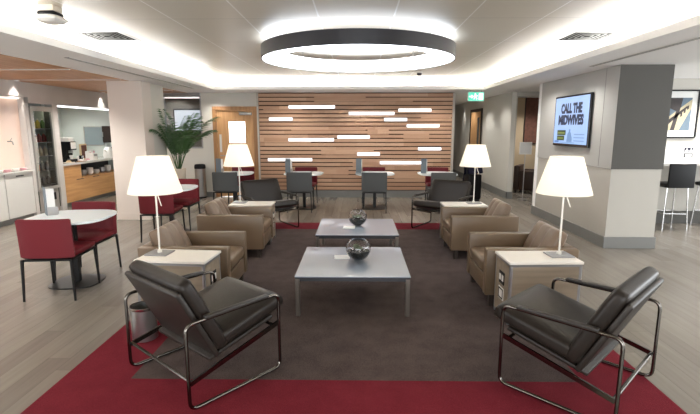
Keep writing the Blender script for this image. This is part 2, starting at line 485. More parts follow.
# slatted timber feature wall
st = thing('slatted_timber_panel', 'wide panel of horizontal warm timber slats covering the far wall', 'wall panel', (0, YB, 0))
b = B(); box(b, WL, WR, -.02, -.001, .166, SOF-.002); obj('backing', b, 'slat_back', st)
b = B(); pz = .095; n = int((SOF-.166)/pz)
wide = {}
for row in range(n):
    z0 = .166+row*pz; zc = z0+pz*.5
    box(b, WL, WR, -.058, -.021, z0+.020, z0+pz-.004)
for (xa, xb, row, k) in ((-1.0, .2, 22, 1), (.2, 1.3, 22, 0), (-1.55, .2, 15, 0), (-.85, .4, 9, 1), (-.1, 1.6, 6, 1), (.25, .75, 14, 1), (1.1, 1.7, 13, 1), (-2.2, -1.3, 20, 0), (1.5, 2.2, 18, 0), (-2.3, -1.1, 12, 1), (-1.0, -.2, 4, 1), (.9, 2.1, 3, 1)):
    box(b, xa, xb, -.062, -.03, .166+row*pz+.002, .166+(row+k)*pz+pz*.8)
obj('slats', b, 'slat', st)
b = B(); box(b, WL-.045, WL-.003, -.065, -.001, 0, SOF-.002); obj('edge_trim', b, 'cream', st)
b = B(); box(b, WR+.003, WR+.03, -.065, -.001, 0, SOF-.002); obj('edge_trim', b, 'cream', st)

# LED bars set in the slats (u0,u1,v in the wall plane, metres)
leds = [(-1.60, -.52, 2.135, 'long glowing light bar nearest the top left of the slatted wall'),
        (.97, 1.73, 2.06, 'glowing light bar nearest the top right of the slatted wall'),
        (-.19, .87, 1.985, 'long light bar high on slatted wall, right of its middle, above a shorter bar'),
        (-2.07, -1.52, 1.855, 'short light bar high at the left edge of the slatted wall'),
        (.64, 1.17, 1.845, 'short light bar just under the high long bar right of the middle'),
        (1.17, 1.93, 1.70, 'light bar at upper right of the slatted wall, second down at that side'),
        (-1.62, -.55, 1.375, 'long light bar at mid height in left half of slatted wall'),
        (-.46, .30, 1.44, 'light bar at mid height in the very middle of the slatted wall'),
        (1.45, 1.99, 1.165, 'short light bar low at the right edge of the slatted wall'),
        (.01, .54, 1.04, 'short light bar low in the middle, right above the middle table'),
        (-2.12, -1.07, .905, 'long low light bar at left of the slatted wall, behind a menu stand'),
        (.55, 1.60, .835, 'lowest long light bar, at right of slatted wall between two tables')]
for x0, x1, z, lab in leds:
    t = thing('wall_light_bar', lab, 'light', ((x0+x1)/2, YB-.064, z), 0, 'light bars in the slatted wall')
    h = (x1-x0)/2
    b = B(); box(b, -h, h, -.008, .0, -.031, .031, .003); obj('diffuser', b, 'led', t)
    b = B(); box(b, -h-.006, h+.006, .0005, .0015, -.042, .042); obj('housing', b, 'alu', t)

# door in the far wall
dr = thing('door_1', 'oak door with a bright square window left of the slatted wall', 'door', (D0, YB, 0)); dr['kind'] = 'structure'
W = D1-D0
b = B(); box(b, 0, .09, -.03, .14, 0, DZ); box(b, W-.09, W, -.03, .14, 0, DZ); box(b, .09, W-.09, -.03, .14, DZ-.09, DZ); obj('door_frame', b, 'wood_frame', dr)
b = B(); wx0, wx1, wz0, wz1 = .37, .76, 1.30, 1.80
box(b, .0905, wx0, .01, .06, .01, DZ-.0905); box(b, wx1, W-.0905, .01, .06, .01, DZ-.0905); box(b, wx0, wx1, .01, .06, .01, wz0); box(b, wx0, wx1, .01, .06, wz1, DZ-.0905)
lf = obj('door_leaf', b, 'wood_door', dr)
b = B(); box(b, wx0, wx1, .03, .04, wz0, wz1); obj('door_pane', b, 'lit_window', dr)
b = B(); box(b, W-.42, W-.13, -.035, .01, DZ-.2, DZ-.14, .004); tube(b, [(W-.2, -.03, DZ-.145), (W-.34, -.1, DZ-.135), (W-.45, -.03, DZ-.12)], .008, 6); obj('door_closer', b, 'steel', dr)
b = B(); tube(b, [(.16, .01, 1.0), (.16, -.05, 1.0), (.28, -.05, 1.0)], .01, 8, fr=.02); obj('door_handle', b, 'steel', dr)
b = B(); box(b, .14, .19, -.0, .01, 1.08, 1.5); obj('door_plate', b, 'paper', dr)

# internal window at the far left
wn = thing('window_1', 'tall grey internal window above the palm', 'window', (W0, YB, WZ)); wn['kind'] = 'structure'
ww, wh = W1-W0, SOF-.06-WZ
b = B(); box(b, 0, .03, -.01, .1, 0, wh); box(b, ww-.03, ww, -.01, .1, 0, wh); box(b, .03, ww-.03, -.01, .1, 0, .03); box(b, .03, ww-.03, -.01, .1, wh-.03, wh+.06); obj('window_frame', b, 'alu', wn)
b = B(); box(b, .03, ww-.03, .05, .06, .03, wh-.03); obj('window_pane', b, 'glass', wn)
b = B(); box(b, -5.3, -3.5, YB+1.0, YB+1.05, .1, 2.4); struct('wall_office', b, 'grey_panel')
t = thing('office_monitor', 'bright screen seen through the grey internal window', 'screen', (-4.35, YB+.9606, 1.42))
b = B(); box(b, -.38, .38, -.02, .02, .12, .72, .01); obj('screen_case', b, 'black', t)
b = B(); box(b, -.34, .34, -.024, -.0205, .16, .68); obj('screen_panel', b, 'office_screen', t)
b = B(); box(b, -.04, .04, -.01, .02, 0, .115); box(b, -.1, .1, .0205, .0395, .15, .5); obj('screen_stand', b, 'black', t)
t['label'] = 'pale bright screen seen through the grey internal window behind the palm'

# right pillar block (carries the television)
PX0, PX1, PY0, PY1 = 3.445, 4.12, 6.28, 8.95
b = B(); box(b, PX0, PX1, PY0, PY1, .16, 1.10); o = struct('wall_pillar_right', b, 'cream')
b = B(); box(b, PX0-.012, PX1+.012, PY0-.012, PY1-.12, 1.10, SOF-.001); struct('wall_pillar_right_cladding', b, 'grey_panel_light')
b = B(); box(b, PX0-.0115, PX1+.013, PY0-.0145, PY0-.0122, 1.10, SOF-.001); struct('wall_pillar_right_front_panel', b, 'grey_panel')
b = B(); box(b, PX0-.0125, PX0, PY1-.119, PY1, .16, SOF-.001); box(b, PX0, PX1, PY1-.119, PY1, 1.1, SOF-.001); struct('trim_1', b, 'white_paint')
b = B(); box(b, PX0-.02, PX1+.02, PY0-.02, PY1+.02, 0, .16, .004); struct('baseboard_pillar_right', b, 'skirting')
b = B(); box(b, PX0-.0135, PX0-.0121, 6.60, 6.604, 1.12, SOF-.01); box(b, PX0-.0005, PX0+.0005, 6.28, 8.8, 1.095, 1.105); struct('trim_2', b, 'charcoal')

# left pillar
b = B(); box(b, -4.37, -3.76, 8.2, 8.55, 0, SOF-.006); struct('wall_pillar_left', b, 'pinkbeige')
b = B(); box(b, -4.3, -3.80, 8.555, 9.2, 0, SOF-.006); struct('wall_pillar_left_rear', b, 'wall')
b = B(); box(b, -4.38, -3.75, 8.19, 8.56, 0, .12); box(b, -4.31, -3.79, 8.56, 9.21, 0, .12); struct('baseboard_pillar_left', b, 'pinkbeige')

# left wall with the servery opening and the fridge recess
LX = -5.95
SY0, SY1, SZ = 9.24, 11.9, 2.10
b = B(); box(b, LX-.15, LX, 3.0, 6.29, 0, SOF-.006); struct('wall_left', b, 'plaster')
b = B(); box(b, LX-.15, LX, 6.29, SY0-.80, 2.2, SOF-.006); box(b, LX-.15, LX, SY0-.80, SY1, SZ, SOF-.006); struct('wall_left_header', b, 'plaster')
b = B(); box(b, LX-.15, LX, SY0-.15, SY0, 0, SZ); struct('wall_left_pier', b, 'plaster')
b = B(); box(b, LX-.6, LX, 8.34, 8.42, 0, 2.1); struct('wall_left_pier_beside_fridge', b, 'plaster')
b = B(); box(b, -7.75, -7.65, 8.6, 14, 0, SOF-.006); box(b, -7.65, LX-.151, 9.0, 9.09, 0, SOF-.006); box(b, -7.65, -5.3, 12.0, 12.1, 0, SOF-.006); box(b, -5.5, -5.4, YB+.151, 12, 0, SOF-.006); struct('wall_servery', b, 'servery_wall')
b = B(); box(b, LX-.13, LX-.05, SY0+.01, SY1, SZ-.03, SZ); t = tag(obj('servery_strip_light', b, 'led'), 'white strip light along the top of the servery opening', 'light')

# ------------------------------------------------------------------ carpet
rug = thing('area_carpet', 'large dark brown lounge carpet with a wine red border', 'carpet', (0, 0, .0))
RX0, RX1, RY0, RY1 = -1.96, 1.93, 2.2, 7.93
IX0, IX1, IY0, IY1 = -1.5, 1.48, 2.80, 7.40
b = B(); box(b, IX0, IX1, IY0, IY1, 0, .008); obj('carpet_field', b, 'brown_carpet', rug)
b = B()
box(b, RX0, RX1, RY0, IY0, 0, .008); box(b, RX0, RX1, IY1, RY1, 0, .008); box(b, RX0, IX0, IY0, IY1, 0, .008); box(b, IX1, RX1, IY0, IY1, 0, .008)
o = obj('carpet_border', b, 'red_carpet', rug); o['label'] = 'wine red border'
CZ = .008

# ------------------------------------------------------------------ sling lounge chairs
def lounge_chair(label, loc, rot):
    t = thing('lounge_chair', label, 'armchair', loc, rot, 'dark sling lounge chairs')
    HL, HW, HZ = .342, .385, .55
    for s in (-1, 1):
        y = s*HW
        b = B(); tube(b, [(-HL, y, .012), (HL, y, .012), (HL, y, HZ-.012), (-HL, y, HZ-.012)], .0112, 10, closed=True, fr=.055)
        f = obj('side_frame', b, 'black_chrome', t, smooth=60)
        b = B(); box(b, -.22, .25, y-.02, y+.02, HZ-.012, HZ+.012, .008); obj('arm_pad', b, 'shell_dark', f, smooth=40)
        b = B(); tube(b, [(-HL+.01, y, .175), (HL-.01, y, .335)], 0, rect=(.03, .012), up=(0, 0, 1)); obj('seat_rail', b, 'black_chrome', t)
    b = B()
    tube(b, [(-HL+.02, -HW, .18), (-HL+.02, HW, .18)], .011, 8); tube(b, [(HL-.04, -HW, .325), (HL-.04, HW, .325)], .011, 8)
    obj('cross_bar', b, 'black_chrome', t)
    # shell: seat slab and back slab
    sa = math.atan2(.16, .65)
    b = B(); box(b, -.20, .32, -.32, .32, -.015, .012, .008, mx=T(.03, 0, .285) @ ry(-sa)); obj('seat_shell', b, 'shell_dark', t, smooth=40)
    lean = R(27)
    b = B(); box(b, -.018, .018, -.338, .338, -.28, .25, .014, 3, mx=T(-.232, 0, .490) @ ry(-lean)); sh = obj('back_shell', b, 'shell_dark', t, smooth=40)
    b = B(); cushion(b, .61, .66, .13, T(.145, 0, .384) @ ry(-sa), e=.72, p=5, crown=.012); obj('seat_cushion', b, 'leather_dark', t, smooth=180)
    b = B(); cushion(b, .55, .68, .115, T(-.178, 0, .527) @ ry(-lean) @ ry(-PI/2), e=.74, p=5, crown=.0); obj('back_cushion', b, 'leather_dark', t, smooth=180)
    return t

lc = lounge_chair('charcoal sling lounge chair in left foreground, its back to the camera', (-1.045, 2.945, CZ), R(50))
dup(lc, (1.445, 2.815, CZ), R(135), 'charcoal sling lounge chair in right foreground, half turned to the middle')
dup(lc, (-1.48, 7.52, CZ), R(-53), 'charcoal sling lounge chair beyond the left armchairs, facing the camera')
dup(lc, (1.42, 7.50, CZ), R(234), 'charcoal sling lounge chair beyond the right armchairs, facing the camera')

# ------------------------------------------------------------------ taupe club chairs
def club_chair(label, loc, rot):
    t = thing('club_armchair', label, 'armchair', loc, rot, 'taupe leather club armchairs')
    hx, hy, zt, zb = .42, .37, .55, .11
    for s in (-1, 1):
        b = B(); box(b, -hx, hx, min(s*hy, s*(hy-.095)), max(s*hy, s*(hy-.095)), zb, zt, .012, 3); obj('armrest', b, 'leather_tan', t, smooth=40)
    b = B(); box(b, -hx, -hx+.1, -hy+.096, hy-.096, zb, zt, .012, 3); obj('backrest', b, 'leather_tan', t, smooth=40)
    b = B(); box(b, -hx+.101, hx-.012, -hy+.096, hy-.096, zb, .28, .012, 3); obj('seat_base', b, 'leather_tan', t, smooth=40)
    b = B(); cushion(b, .74, .545, .135, T(.05, 0, .352), e=.84, p=8, crown=.012); obj('seat_cushion', b, 'leather_tan', t, smooth=180)
    b = B(); cushion(b, .36, .54, .17, T(-.245, 0, .525) @ ry(R(-26)) @ ry(-PI/2), e=.55, p=4, grooves=(-.34, .34), gd=.14, n=20); obj('back_pillow', b, 'leather_pillow', t, smooth=180)
    for sx in (-1, 1):
        for sy in (-1, 1):
            b = B(); box(b, sx*.35-.025, sx*.35+.025, sy*.33-.025, sy*.33+.025, 0, zb, .003); obj('leg', b, 'dark_foot', t)
    return t
cc = club_chair('taupe leather club armchair on the left, just behind the near side table', (-1.61, 4.46, CZ), 0)
dup(cc, (-1.61, 6.05, CZ), 0, 'taupe leather club armchair on the left, in front of the far side table')
dup(cc, (1.61, 4.46, CZ), PI, 'taupe leather club armchair on the right, just behind the near side table')
dup(cc, (1.61, 6.03, CZ), PI, 'taupe leather club armchair on the right, in front of the far side table')

# ------------------------------------------------------------------ box side tables with sockets (socket end at +x)
def side_table(label, loc, rot):
    t = thing('side_table', label, 'side table', loc, rot, 'white topped side tables')
    L_, D_, H_ = .30, .175, .55
    b = B(); box(b, -L_-.01, L_+.01, -D_-.01, D_+.01, H_-.022, H_, .004); obj('table_top', b, 'table_white', t)
    b = B(); box(b, -L_+.02, L_-.02, -D_, -D_+.02, .04, H_-.045); obj('side_panel', b, 'table_grain', t)
    b = B(); box(b, -L_+.02, L_-.02, D_-.02, D_, .04, H_-.045); obj('side_panel', b, 'table_grain', t)
    for s in (-1, 1):
        b = B(); box(b, min(s*L_, s*(L_-.02)), max(s*L_, s*(L_-.02)), -D_+.02, D_-.02, .04, H_-.045); p = obj('end_panel', b, 'table_grain', t)
        if s == 1:
            for z in (.36, .22):
                b = B(); box(b, L_, L_+.006, -.06, .06, z-.055, z+.055, .002); q = obj('socket_plate', b, 'black' if z > .3 else 'white_plastic', p)
                b = B()
                if z > .3:
                    for yy in (-.03, .03): box(b, L_+.006, L_+.009, yy-.02, yy+.02, z-.025, z+.03, .002)
                else:
                    box(b, L_+.006, L_+.009, -.05, .05, z-.045, z-.035); box(b, L_+.006, L_+.009, -.05, .05, z+.035, z+.045); box(b, L_+.006, L_+.009, -.05, -.042, z-.035, z+.035); box(b, L_+.006, L_+.009, .042, .05, z-.035, z+.035)
                obj('socket', b, 'white_plastic' if z > .3 else 'black', q)
    b = B(); box(b, -L_, L_, -D_, D_, H_-.045, H_-.0225); obj('top_rail', b, 'alu', t)
    for sx in (-1, 1):
        for sy in (-1, 1):
            b = B(); x, y = sx*(L_-.011), sy*(D_-.011)
            box(b, x-.012, x+.012, y-.012, y+.012, 0, H_-.045, .003); obj('corner_post', b, 'alu', t)
    return t
TL = (-1.55, 3.86); TR = (1.565, 3.87)
sd = side_table('white topped wood side table between near left sling chair and taupe armchair', (TL[0], TL[1], CZ), R(-5))
dup(sd, (TR[0], TR[1], CZ), R(182), 'white topped wood side table beside the right foreground sling chair')
dup(sd, (-1.54, 6.68, CZ), R(0), 'white topped side table behind the left pair of taupe armchairs')
dup(sd, (1.56, 6.67, CZ), R(180), 'white topped side table behind the right pair of taupe armchairs')

# ------------------------------------------------------------------ table lamps
LZ = CZ+.55
def table_lamp(label, loc, rot):
    t = thing('table_lamp', label, 'lamp', loc, rot, 'white table lamps')
    b = B(); box(b, -.1, .1, -.09, .09, 0, .012, .004); obj('base', b, 'alu', t)
    b = B(); tube(b, [(0, 0, .012), (0, 0, .84)], .008, 10); lathe(b, [(.02, .012), (.02, .03), (.009, .04)], 14); obj('pole', b, 'lamp_pole', t, smooth=40)
    b = B(); lathe(b, [(.224, .545), (.13, .855), (.127, .855), (.221, .545)], 48, close=True); obj('shade', b, 'shade', t, smooth=50)
    b = B()
    for k in range(3):
        a = k*2*PI/3; tube(b, [(0, 0, .84), (.129*math.cos(a), .129*math.sin(a), .85)], .003, 6)
    obj('shade_spider', b, 'lamp_pole', t)
    b = B(); lathe(b, [(0, .62), (.03, .64), (.04, .68), (.028, .73), (.016, .76), (.016, .8), (0, .8)], 20); obj('bulb', b, 'bulb', t, smooth=180)
    b = B(); tube(b, [(.01, -.005, .56), (.055, -.02, .43)], .004, 6); obj('dimmer_stick', b, 'lamp_pole', t)
    return t
lamp_pos = [(-1.738, 3.91), (1.758, 3.90), (-1.735, 6.74), (1.72, 6.72)]
lp = table_lamp('white cone lamp on the near left side table', (*lamp_pos[0], LZ), R(-5))
dup(lp, (*lamp_pos[1], LZ), R(3), 'white cone lamp on the near right side table')
dup(lp, (*lamp_pos[2], LZ), 0, 'white cone lamp on the far left side table, before the oak door')
dup(lp, (*lamp_pos[3], LZ), 0, 'white cone lamp on the far right side table')

# ------------------------------------------------------------------ coffee tables
def coffee_table(label, loc):
    t = thing('coffee_table', label, 'table', loc, 0, 'square coffee tables')
    H_ = .37; h = .505
    b = B(); box(b, -h, h, -h, h, H_-.010, H_, .002); obj('table_top', b, 'tabletop_gloss', t)
    b = B(); box(b, -h+.004, h-.004, -h+.004, h-.004, H_-.026, H_-.0105); obj('under_board', b, 'table_edge', t)
    b = B(); q = h-.035
    for a, c in ((-q, q),):
        box(b, -q, q, -q-.012, -q+.012, H_-.052, H_-.0265); box(b, -q, q, q-.012, q+.012, H_-.052, H_-.0265)
        box(b, -q-.012, -q+.012, -q, q, H_-.052, H_-.0265); box(b, q-.012, q+.012, -q, q, H_-.052, H_-.0265)
    obj('apron_frame', b, 'table_edge', t)
    for sx in (-1, 1):
        for sy in (-1, 1):
            b = B(); x, y = sx*(h-.022), sy*(h-.022); box(b, x-.018, x+.018, y-.018, y+.018, 0, H_-.027, .003); obj('leg', b, 'table_leg', t)
    return t
ct = coffee_table('square grey gloss coffee table nearest the camera', (-.035, 4.34, CZ))
dup(ct, (.005, 5.92, CZ), 0, 'square grey gloss coffee table further back, behind the nearer one')

CT = CZ+.37
def terrarium(label, loc, rot, r=.122):
    t = thing('terrarium_bowl', label, 'terrarium', loc, rot, 'glass plant bowls')
    prof_o = []; prof_i = []
    a0, a1 = -1.32, .92
    for k in range(19):
        a = a0+(a1-a0)*k/18
        prof_o.append((r*math.cos(a), r+r*math.sin(a)*.95)); prof_i.append(((r-.004)*math.cos(a), r+(r-.004)*math.sin(a)*.95))
    zb = prof_o[0][1]
    po = [(0, zb)]+prof_o; pi_ = [(0, zb+.004)]+prof_i
    b = B(); lathe(b, po+pi_[::-1], 40)
    for v in b.verts: v.co.z -= zb
    obj('glass_bowl', b, 'glass', t, smooth=50)
    b = B(); rr = r-.006
    pr = [(0, .008)]
    for k in range(8):
        a = a0+(-.22-a0)*k/7; pr.append((rr*math.cos(a), r+rr*math.sin(a)*.95-zb))
    pr += [(rr*.6, pr[-1][1]+.012), (0, pr[-1][1]+.016)]
    lathe(b, pr, 30); obj('soil', b, 'soil', t, smooth=60)
    zt = pr[-1][1]-.006
    for k in range(5):
        a = rnd.uniform(0, 6.28); d = rnd.uniform(.02, .065) if k else 0
        b = B(); s = rnd.uniform(.8, 1.2)
        for j in range(11):
            aa = j*2.4; tl = rnd.uniform(.25, .95)
            dx, dy = math.cos(aa)*math.cos(tl), math.sin(aa)*math.cos(tl)
            L = .038*s; base = Vector((math.cos(a)*d, math.sin(a)*d, zt)); tip = base+Vector((dx*L, dy*L, math.sin(tl)*L*1.4+.004)); mid = (base+tip)/2+Vector((0, 0, .006))
            tube(b, [base, mid, tip], [.004, .007, .001], 6)
        obj('succulent', b, 'succulent', t, smooth=180)
    b = B()
    for k in range(60):
        a = rnd.uniform(0, 6.28); d = rnd.uniform(.03, .095); s = rnd.uniform(.006, .012)
        tt = bmesh.new(); bmesh.ops.create_icosphere(tt, subdivisions=1, radius=s); bmesh.ops.translate(tt, verts=tt.verts[:], vec=(math.cos(a)*d, math.sin(a)*d, zt-.004)); merge(b, tt)
    o = obj('pebbles', b, 'pebble', t, smooth=60); o['kind'] = 'stuff'
    return t
tb = terrarium('round glass bowl of succulents on the nearer coffee table', (.015, 4.36, CT), 0)
dup(tb, (.012, 5.98, CT), R(100), 'round glass bowl of succulents on the further coffee table')

def card(label, loc, rot):
    t = thing('menu_card', label, 'card', loc, rot, 'folded cards on the coffee tables')
    b = B(); box(b, -.075, .075, -.05, .05, 0, .003); obj('card_sheet', b, 'paper', t)
    b = B(); box(b, -.0745, .0745, -.05, .05, -.0015, .0015, mx=T(0, 0, .007) @ rx(R(5))); obj('card_fold', b, 'paper', t)
    return t
cd = card('white folded card beside the bowl on the nearer coffee table', (-.145, 4.43, CT), R(4))
dup(cd, (-.10, 5.82, CT), R(-6), 'white folded card beside the bowl on the further coffee table')

# ------------------------------------------------------------------ cafe chairs
def cafe_chair(col, label, loc, rot, group):
    """faces +y, rear at y=-.26"""
    t = thing('cafe_chair', label, 'chair', loc, rot, group)
    b = B()
    # wrap-round back: curved panel
    pts = []
    n = 14
    ro = []; ri = []
    for k in range(n+1):
        u = -1+2*k/n
        x = .25*u; y = -.245+.035*abs(u)**4
        ro.append((x, y-.0)); ri.append((x*.93, y+.045))
    poly = ro+ri[::-1]
    tmp = bmesh.new(); prism(tmp, poly, .42, .80, bev=.008)
    for v in tmp.verts:
        v.co.y -= (v.co.z-.45)*.06
    merge(b, tmp); obj('backrest', b, col, t, smooth=40)
    b = B(); cushion(b, .47, .49, .075, T(0, .02, .445), e=.75, p=6, crown=.006, n=10); obj('seat', b, col, t, smooth=180)
    b = B(); box(b, -.225, .225, -.235, .235, .39, .408, .003); obj('seat_frame', b, 'black_metal', t)
    for sx in (-1, 1):
        for sy in (-1, 1):
            b = B(); x, y = sx*.225, -.235 if sy < 0 else .235
            fx = x+sx*.012; fy = y+sy*.02
            tube(b, [(x, y, .41), (fx, fy, 0)], [.016, .011], 4); obj('leg', b, 'black_metal', t)
    return t

def cafe_table(label, loc, rot=0):
    t = thing('cafe_table', label, 'table', loc, rot, 'white cafe tables')
    n = 48; pts = []
    for k in range(n):
        a = 2*PI*k/n; p = 3.2; c, s = math.cos(a), math.sin(a)
        q = (abs(c)**p+abs(s)**p)**(-1/p); pts.append((.40*q*c, .40*q*s))
    b = B(); prism(b, pts, .708, .73, bev=.005); obj('table_top', b, 'round_white', t)
    b = B(); box(b, -.032, .032, -.03, .03, .012, .6955, .005); obj('column', b, 'black_metal', t)
    b = B(); box(b, -.17, .17, -.1, .1, .696, .7075); obj('support_plate', b, 'black_metal', t)
    b = B(); prism(b, [(x*.62, y*.62) for x, y in pts], 0, .012, bev=.003); obj('base', b, 'black_metal', t)
    return t

def menu_holder(label, loc, rot):
    t = thing('menu_holder', label, 'menu stand', loc, rot, 'table menu stands')
    b = B(); box(b, -.055, .055, -.006, .006, .0, .30, .003, mx=T(-.03, 0, 0) @ rz(R(-40))); obj('slate_board', b, 'holder_grey', t)
    b = B(); box(b, -.036, .036, -.003, .003, .012, .285, mx=T(.042, -.005, 0) @ rz(R(42))); o = obj('menu_sheet', b, 'paper', t); o['label'] = 'white printed sheet'
    b = B(); prism(b, [(-.05, .02), (.01, -.03), (.08, .03), (.01, .05)], 0, .012); box(b, -.05, .05, -.006, -.0035, .0125, .09, mx=T(.052, 0, 0) @ rz(R(42))); obj('steel_foot', b, 'steel', t)
    return t

RG = 'red cafe chairs'; GG = 'grey cafe chairs'
redc = cafe_chair('red_uphol', 'wine red chair nearest the camera, at the front left white table', (-2.985, 4.44, 0), R(5), RG)
dup(redc, (-3.07, 5.04, 0), R(182), 'wine red chair on the far side of the front left white table')
dup(redc, (-2.92, 6.76, 0), R(3), 'wine red chair behind the near left lamp, at the second left table')
dup(redc, (-2.93, 7.50, 0), R(180), 'wine red chair on the far side of the second left table, before the palm')
greyc = cafe_chair('grey_uphol', 'grey chair at the table in front of the oak door', (-2.58, 9.15, 0), R(-1), GG)
xs = [-2.56, -1.10, .37, 1.66]
gx = [-2.58, -1.13, .355, 1.66]
gl = [None, 'grey chair at the cafe table left of middle along the slatted wall', 'grey chair at the middle cafe table along the slatted wall', 'grey chair at the right hand cafe table, behind the far right sling chair']
rl = ['wine red chair between its white table and the oak door', 'wine red chair facing us behind the table left of middle at the slatted wall', 'wine red chair facing us behind the middle table at the slatted wall', 'wine red chair facing us behind the right hand table at the slatted wall']
for i in (1, 2, 3): dup(greyc, (gx[i], 9.15, 0), R((-1, 1, -4, 6)[i]), gl[i])
for i, x in enumerate((-2.50, -1.13, .38, 1.74)): dup(redc, (x, 9.88, 0), R(180+(2, -3, 2, -4)[i]), rl[i])
ct1 = cafe_table('white table between two wine red chairs at the front left', (-3.03, 4.75, 0), R(6))
dup(ct1, (-2.94, 7.14, 0), R(4), 'white table between two red chairs, behind the near left lamp')
tl = ['white cafe table in front of the oak door', 'white cafe table left of middle along the slatted wall', 'white cafe table in the middle along the slatted wall', 'white cafe table at the right end of the slatted wall']
for i, x in enumerate(xs): dup(ct1, (x, 9.52, 0), R((3, -2, 2, -2)[i]), tl[i])
mh = menu_holder('menu stand with white sheet on the front left table', (-3.30, 4.80, .73), R(-8))
for i, x in enumerate((-2.84, -1.40, .06, 1.40)):
    dup(mh, (x, 9.50, .73), R((38, 30, 34, 28)[i]), ['menu stand on the table before the oak door', 'slate grey menu stand on the table left of middle at the slatted wall', 'slate grey menu stand on the middle table at the slatted wall', 'slate grey menu stand on the right hand table at the slatted wall'][i])

# ------------------------------------------------------------------ near bin
def lath_thing(name, label, cat, loc, parts, group=None):
    t = thing(name, label, cat, loc, 0, group)
    for pn, prof, m in parts:
        b = B(); lathe(b, prof, 32); obj(pn, b, m, t, smooth=40)
    return t
lath_thing('waste_bin', 'small round steel waste bin behind the near left sling chair', 'bin', (-1.68, 3.41, CZ),
           [('bin_body', [(0, 0), (.095, 0), (.1, .26), (.096, .26), (.09, .006), (0, .006)], 'steel'), ('rim', [(.1005, .25), (.103, .255), (.103, .27), (.097, .27), (.097, .2605), (.1005, .2605)], 'chrome')])
lath_thing('litter_bin', 'tall steel litter bin with black lid by the far left wall', 'bin', (-3.72, 10.85, 0),
           [('bin_body', [(0, 0), (.125, 0), (.125, .70), (0, .70)], 'steel'), ('base_ring', [(.1255, .0), (.129, .0), (.129, .04), (.1255, .04)], 'black'), ('lid', [(.12, .7005), (.13, .705), (.13, .76), (.115, .80), (.09, .805), (.085, .77), (0, .765)], 'black')])

# ------------------------------------------------------------------ palm
pt = thing('potted_palm', 'tall feathery palm in a cream pot beside the left pillar', 'plant', (-3.62, 9.30, 0))
b = B(); lathe(b, [(0, 0), (.1, 0), (.135, .8), (.14, .84), (.12, .84), (.115, .78), (0, .77)], 32); obj('pot', b, 'pot', pt, smooth=40)
b = B(); lathe(b, [(0, .80), (.113, .785)], 24); obj('soil', b, 'soil', pt)
pr = random.Random(11)
for k in range(22):
    az = k*2.39996+pr.uniform(-.2, .2); up = pr.uniform(.45, 1.35); L = pr.uniform(.95, 1.4)
    pts = []; p = Vector((.03*math.cos(az), .03*math.sin(az), .8)); el = 1.3*min(1, .7+up*.3)
    el0 = 1.45-.35*(1.35-up); n = 16
    for j in range(n+1):
        pts.append(p.copy()); s = j/n
        e = el0-(1.9-up*.9)*s**1.6
        p = p+Vector((math.cos(az)*math.cos(e), math.sin(az)*math.cos(e), math.sin(e)))*(L/n)
    b = B(); tube(b, pts, [.007*(1-.8*j/n) for j in range(n+1)], 5)
    side = Vector((-math.sin(az), math.cos(az), 0))
    for j in range(5, n+1):
        for sub in (0, .5):
            if j == n and sub: continue
            q = pts[j]*(1-sub)+pts[min(j+1, n)]*sub
            tdir = (pts[min(j+1, n)]-pts[j-1]).normalized()
            ll = .24*math.sin(PI*min(1, (j+sub-3.5)/(n-2.2)))**.7+.04
            for s in (-1, 1):
                d = (tdir*.75+side*s*.75+Vector((0, 0, -.22+pr.uniform(-.1, .1)))).normalized()
                w = tdir.cross(d).cross(d).normalized()*.013
                mid = q+d*ll*.45; tip = q+d*ll+Vector((0, 0, -.04*ll/.2))
                a1, a2, a3, a4 = b.verts.new(q), b.verts.new(mid+w), b.verts.new(tip), b.verts.new(mid-w)
                a5 = b.verts.new(mid+Vector((0, 0, -.004)))
                for f in ((a1, a2, a5), (a2, a3, a5), (a3, a4, a5), (a4, a1, a5)):
                    b.faces.new(f)
    for v in b.verts:
        if v.co.x < -.08: v.co.x = -.08-.07*math.tanh((-.08-v.co.x)/.35)
    obj('frond', b, 'palm', pt)

# ------------------------------------------------------------------ ring light
rg = thing('ring_pendant_light', 'large black ring light glowing white under the ceiling', 'light', (.01, 5.95, SOF))
Ro, Ri = 1.185, 1.0
b = B(); lathe(b, [(Ro, .005), (Ro, .155), (Ro-.012, .155), (Ro-.012, .005)], 96, close=True); obj('outer_band', b, 'ring_black', rg, smooth=40)
b = B(); lathe(b, [(Ro-.013, .01), (Ri+.001, .01), (Ri+.001, .03), (Ro-.013, .03)], 96, close=True); obj('diffuser', b, 'ring_led', rg, smooth=40)
b = B(); lathe(b, [(Ri, .008), (Ri, .15), (Ri-.01, .15), (Ri-.01, .008)], 96, close=True); obj('inner_band', b, 'ring_led', rg, smooth=40)
b = B(); lathe(b, [(Ro-.02, .12), (Ri+.01, .12), (Ri+.01, .13), (Ro-.02, .13)], 96, close=True); obj('upper_diffuser', b, 'ring_up', rg, smooth=40)
b = B()
for k in range(4):
    a = PI/4+k*PI/2; tube(b, [((Ro+Ri)/2*math.cos(a), (Ro+Ri)/2*math.sin(a), .131), ((Ro+Ri)/2*math.cos(a), (Ro+Ri)/2*math.sin(a), CEI-SOF)], .004, 6)
obj('suspension_wires', b, 'steel', rg)

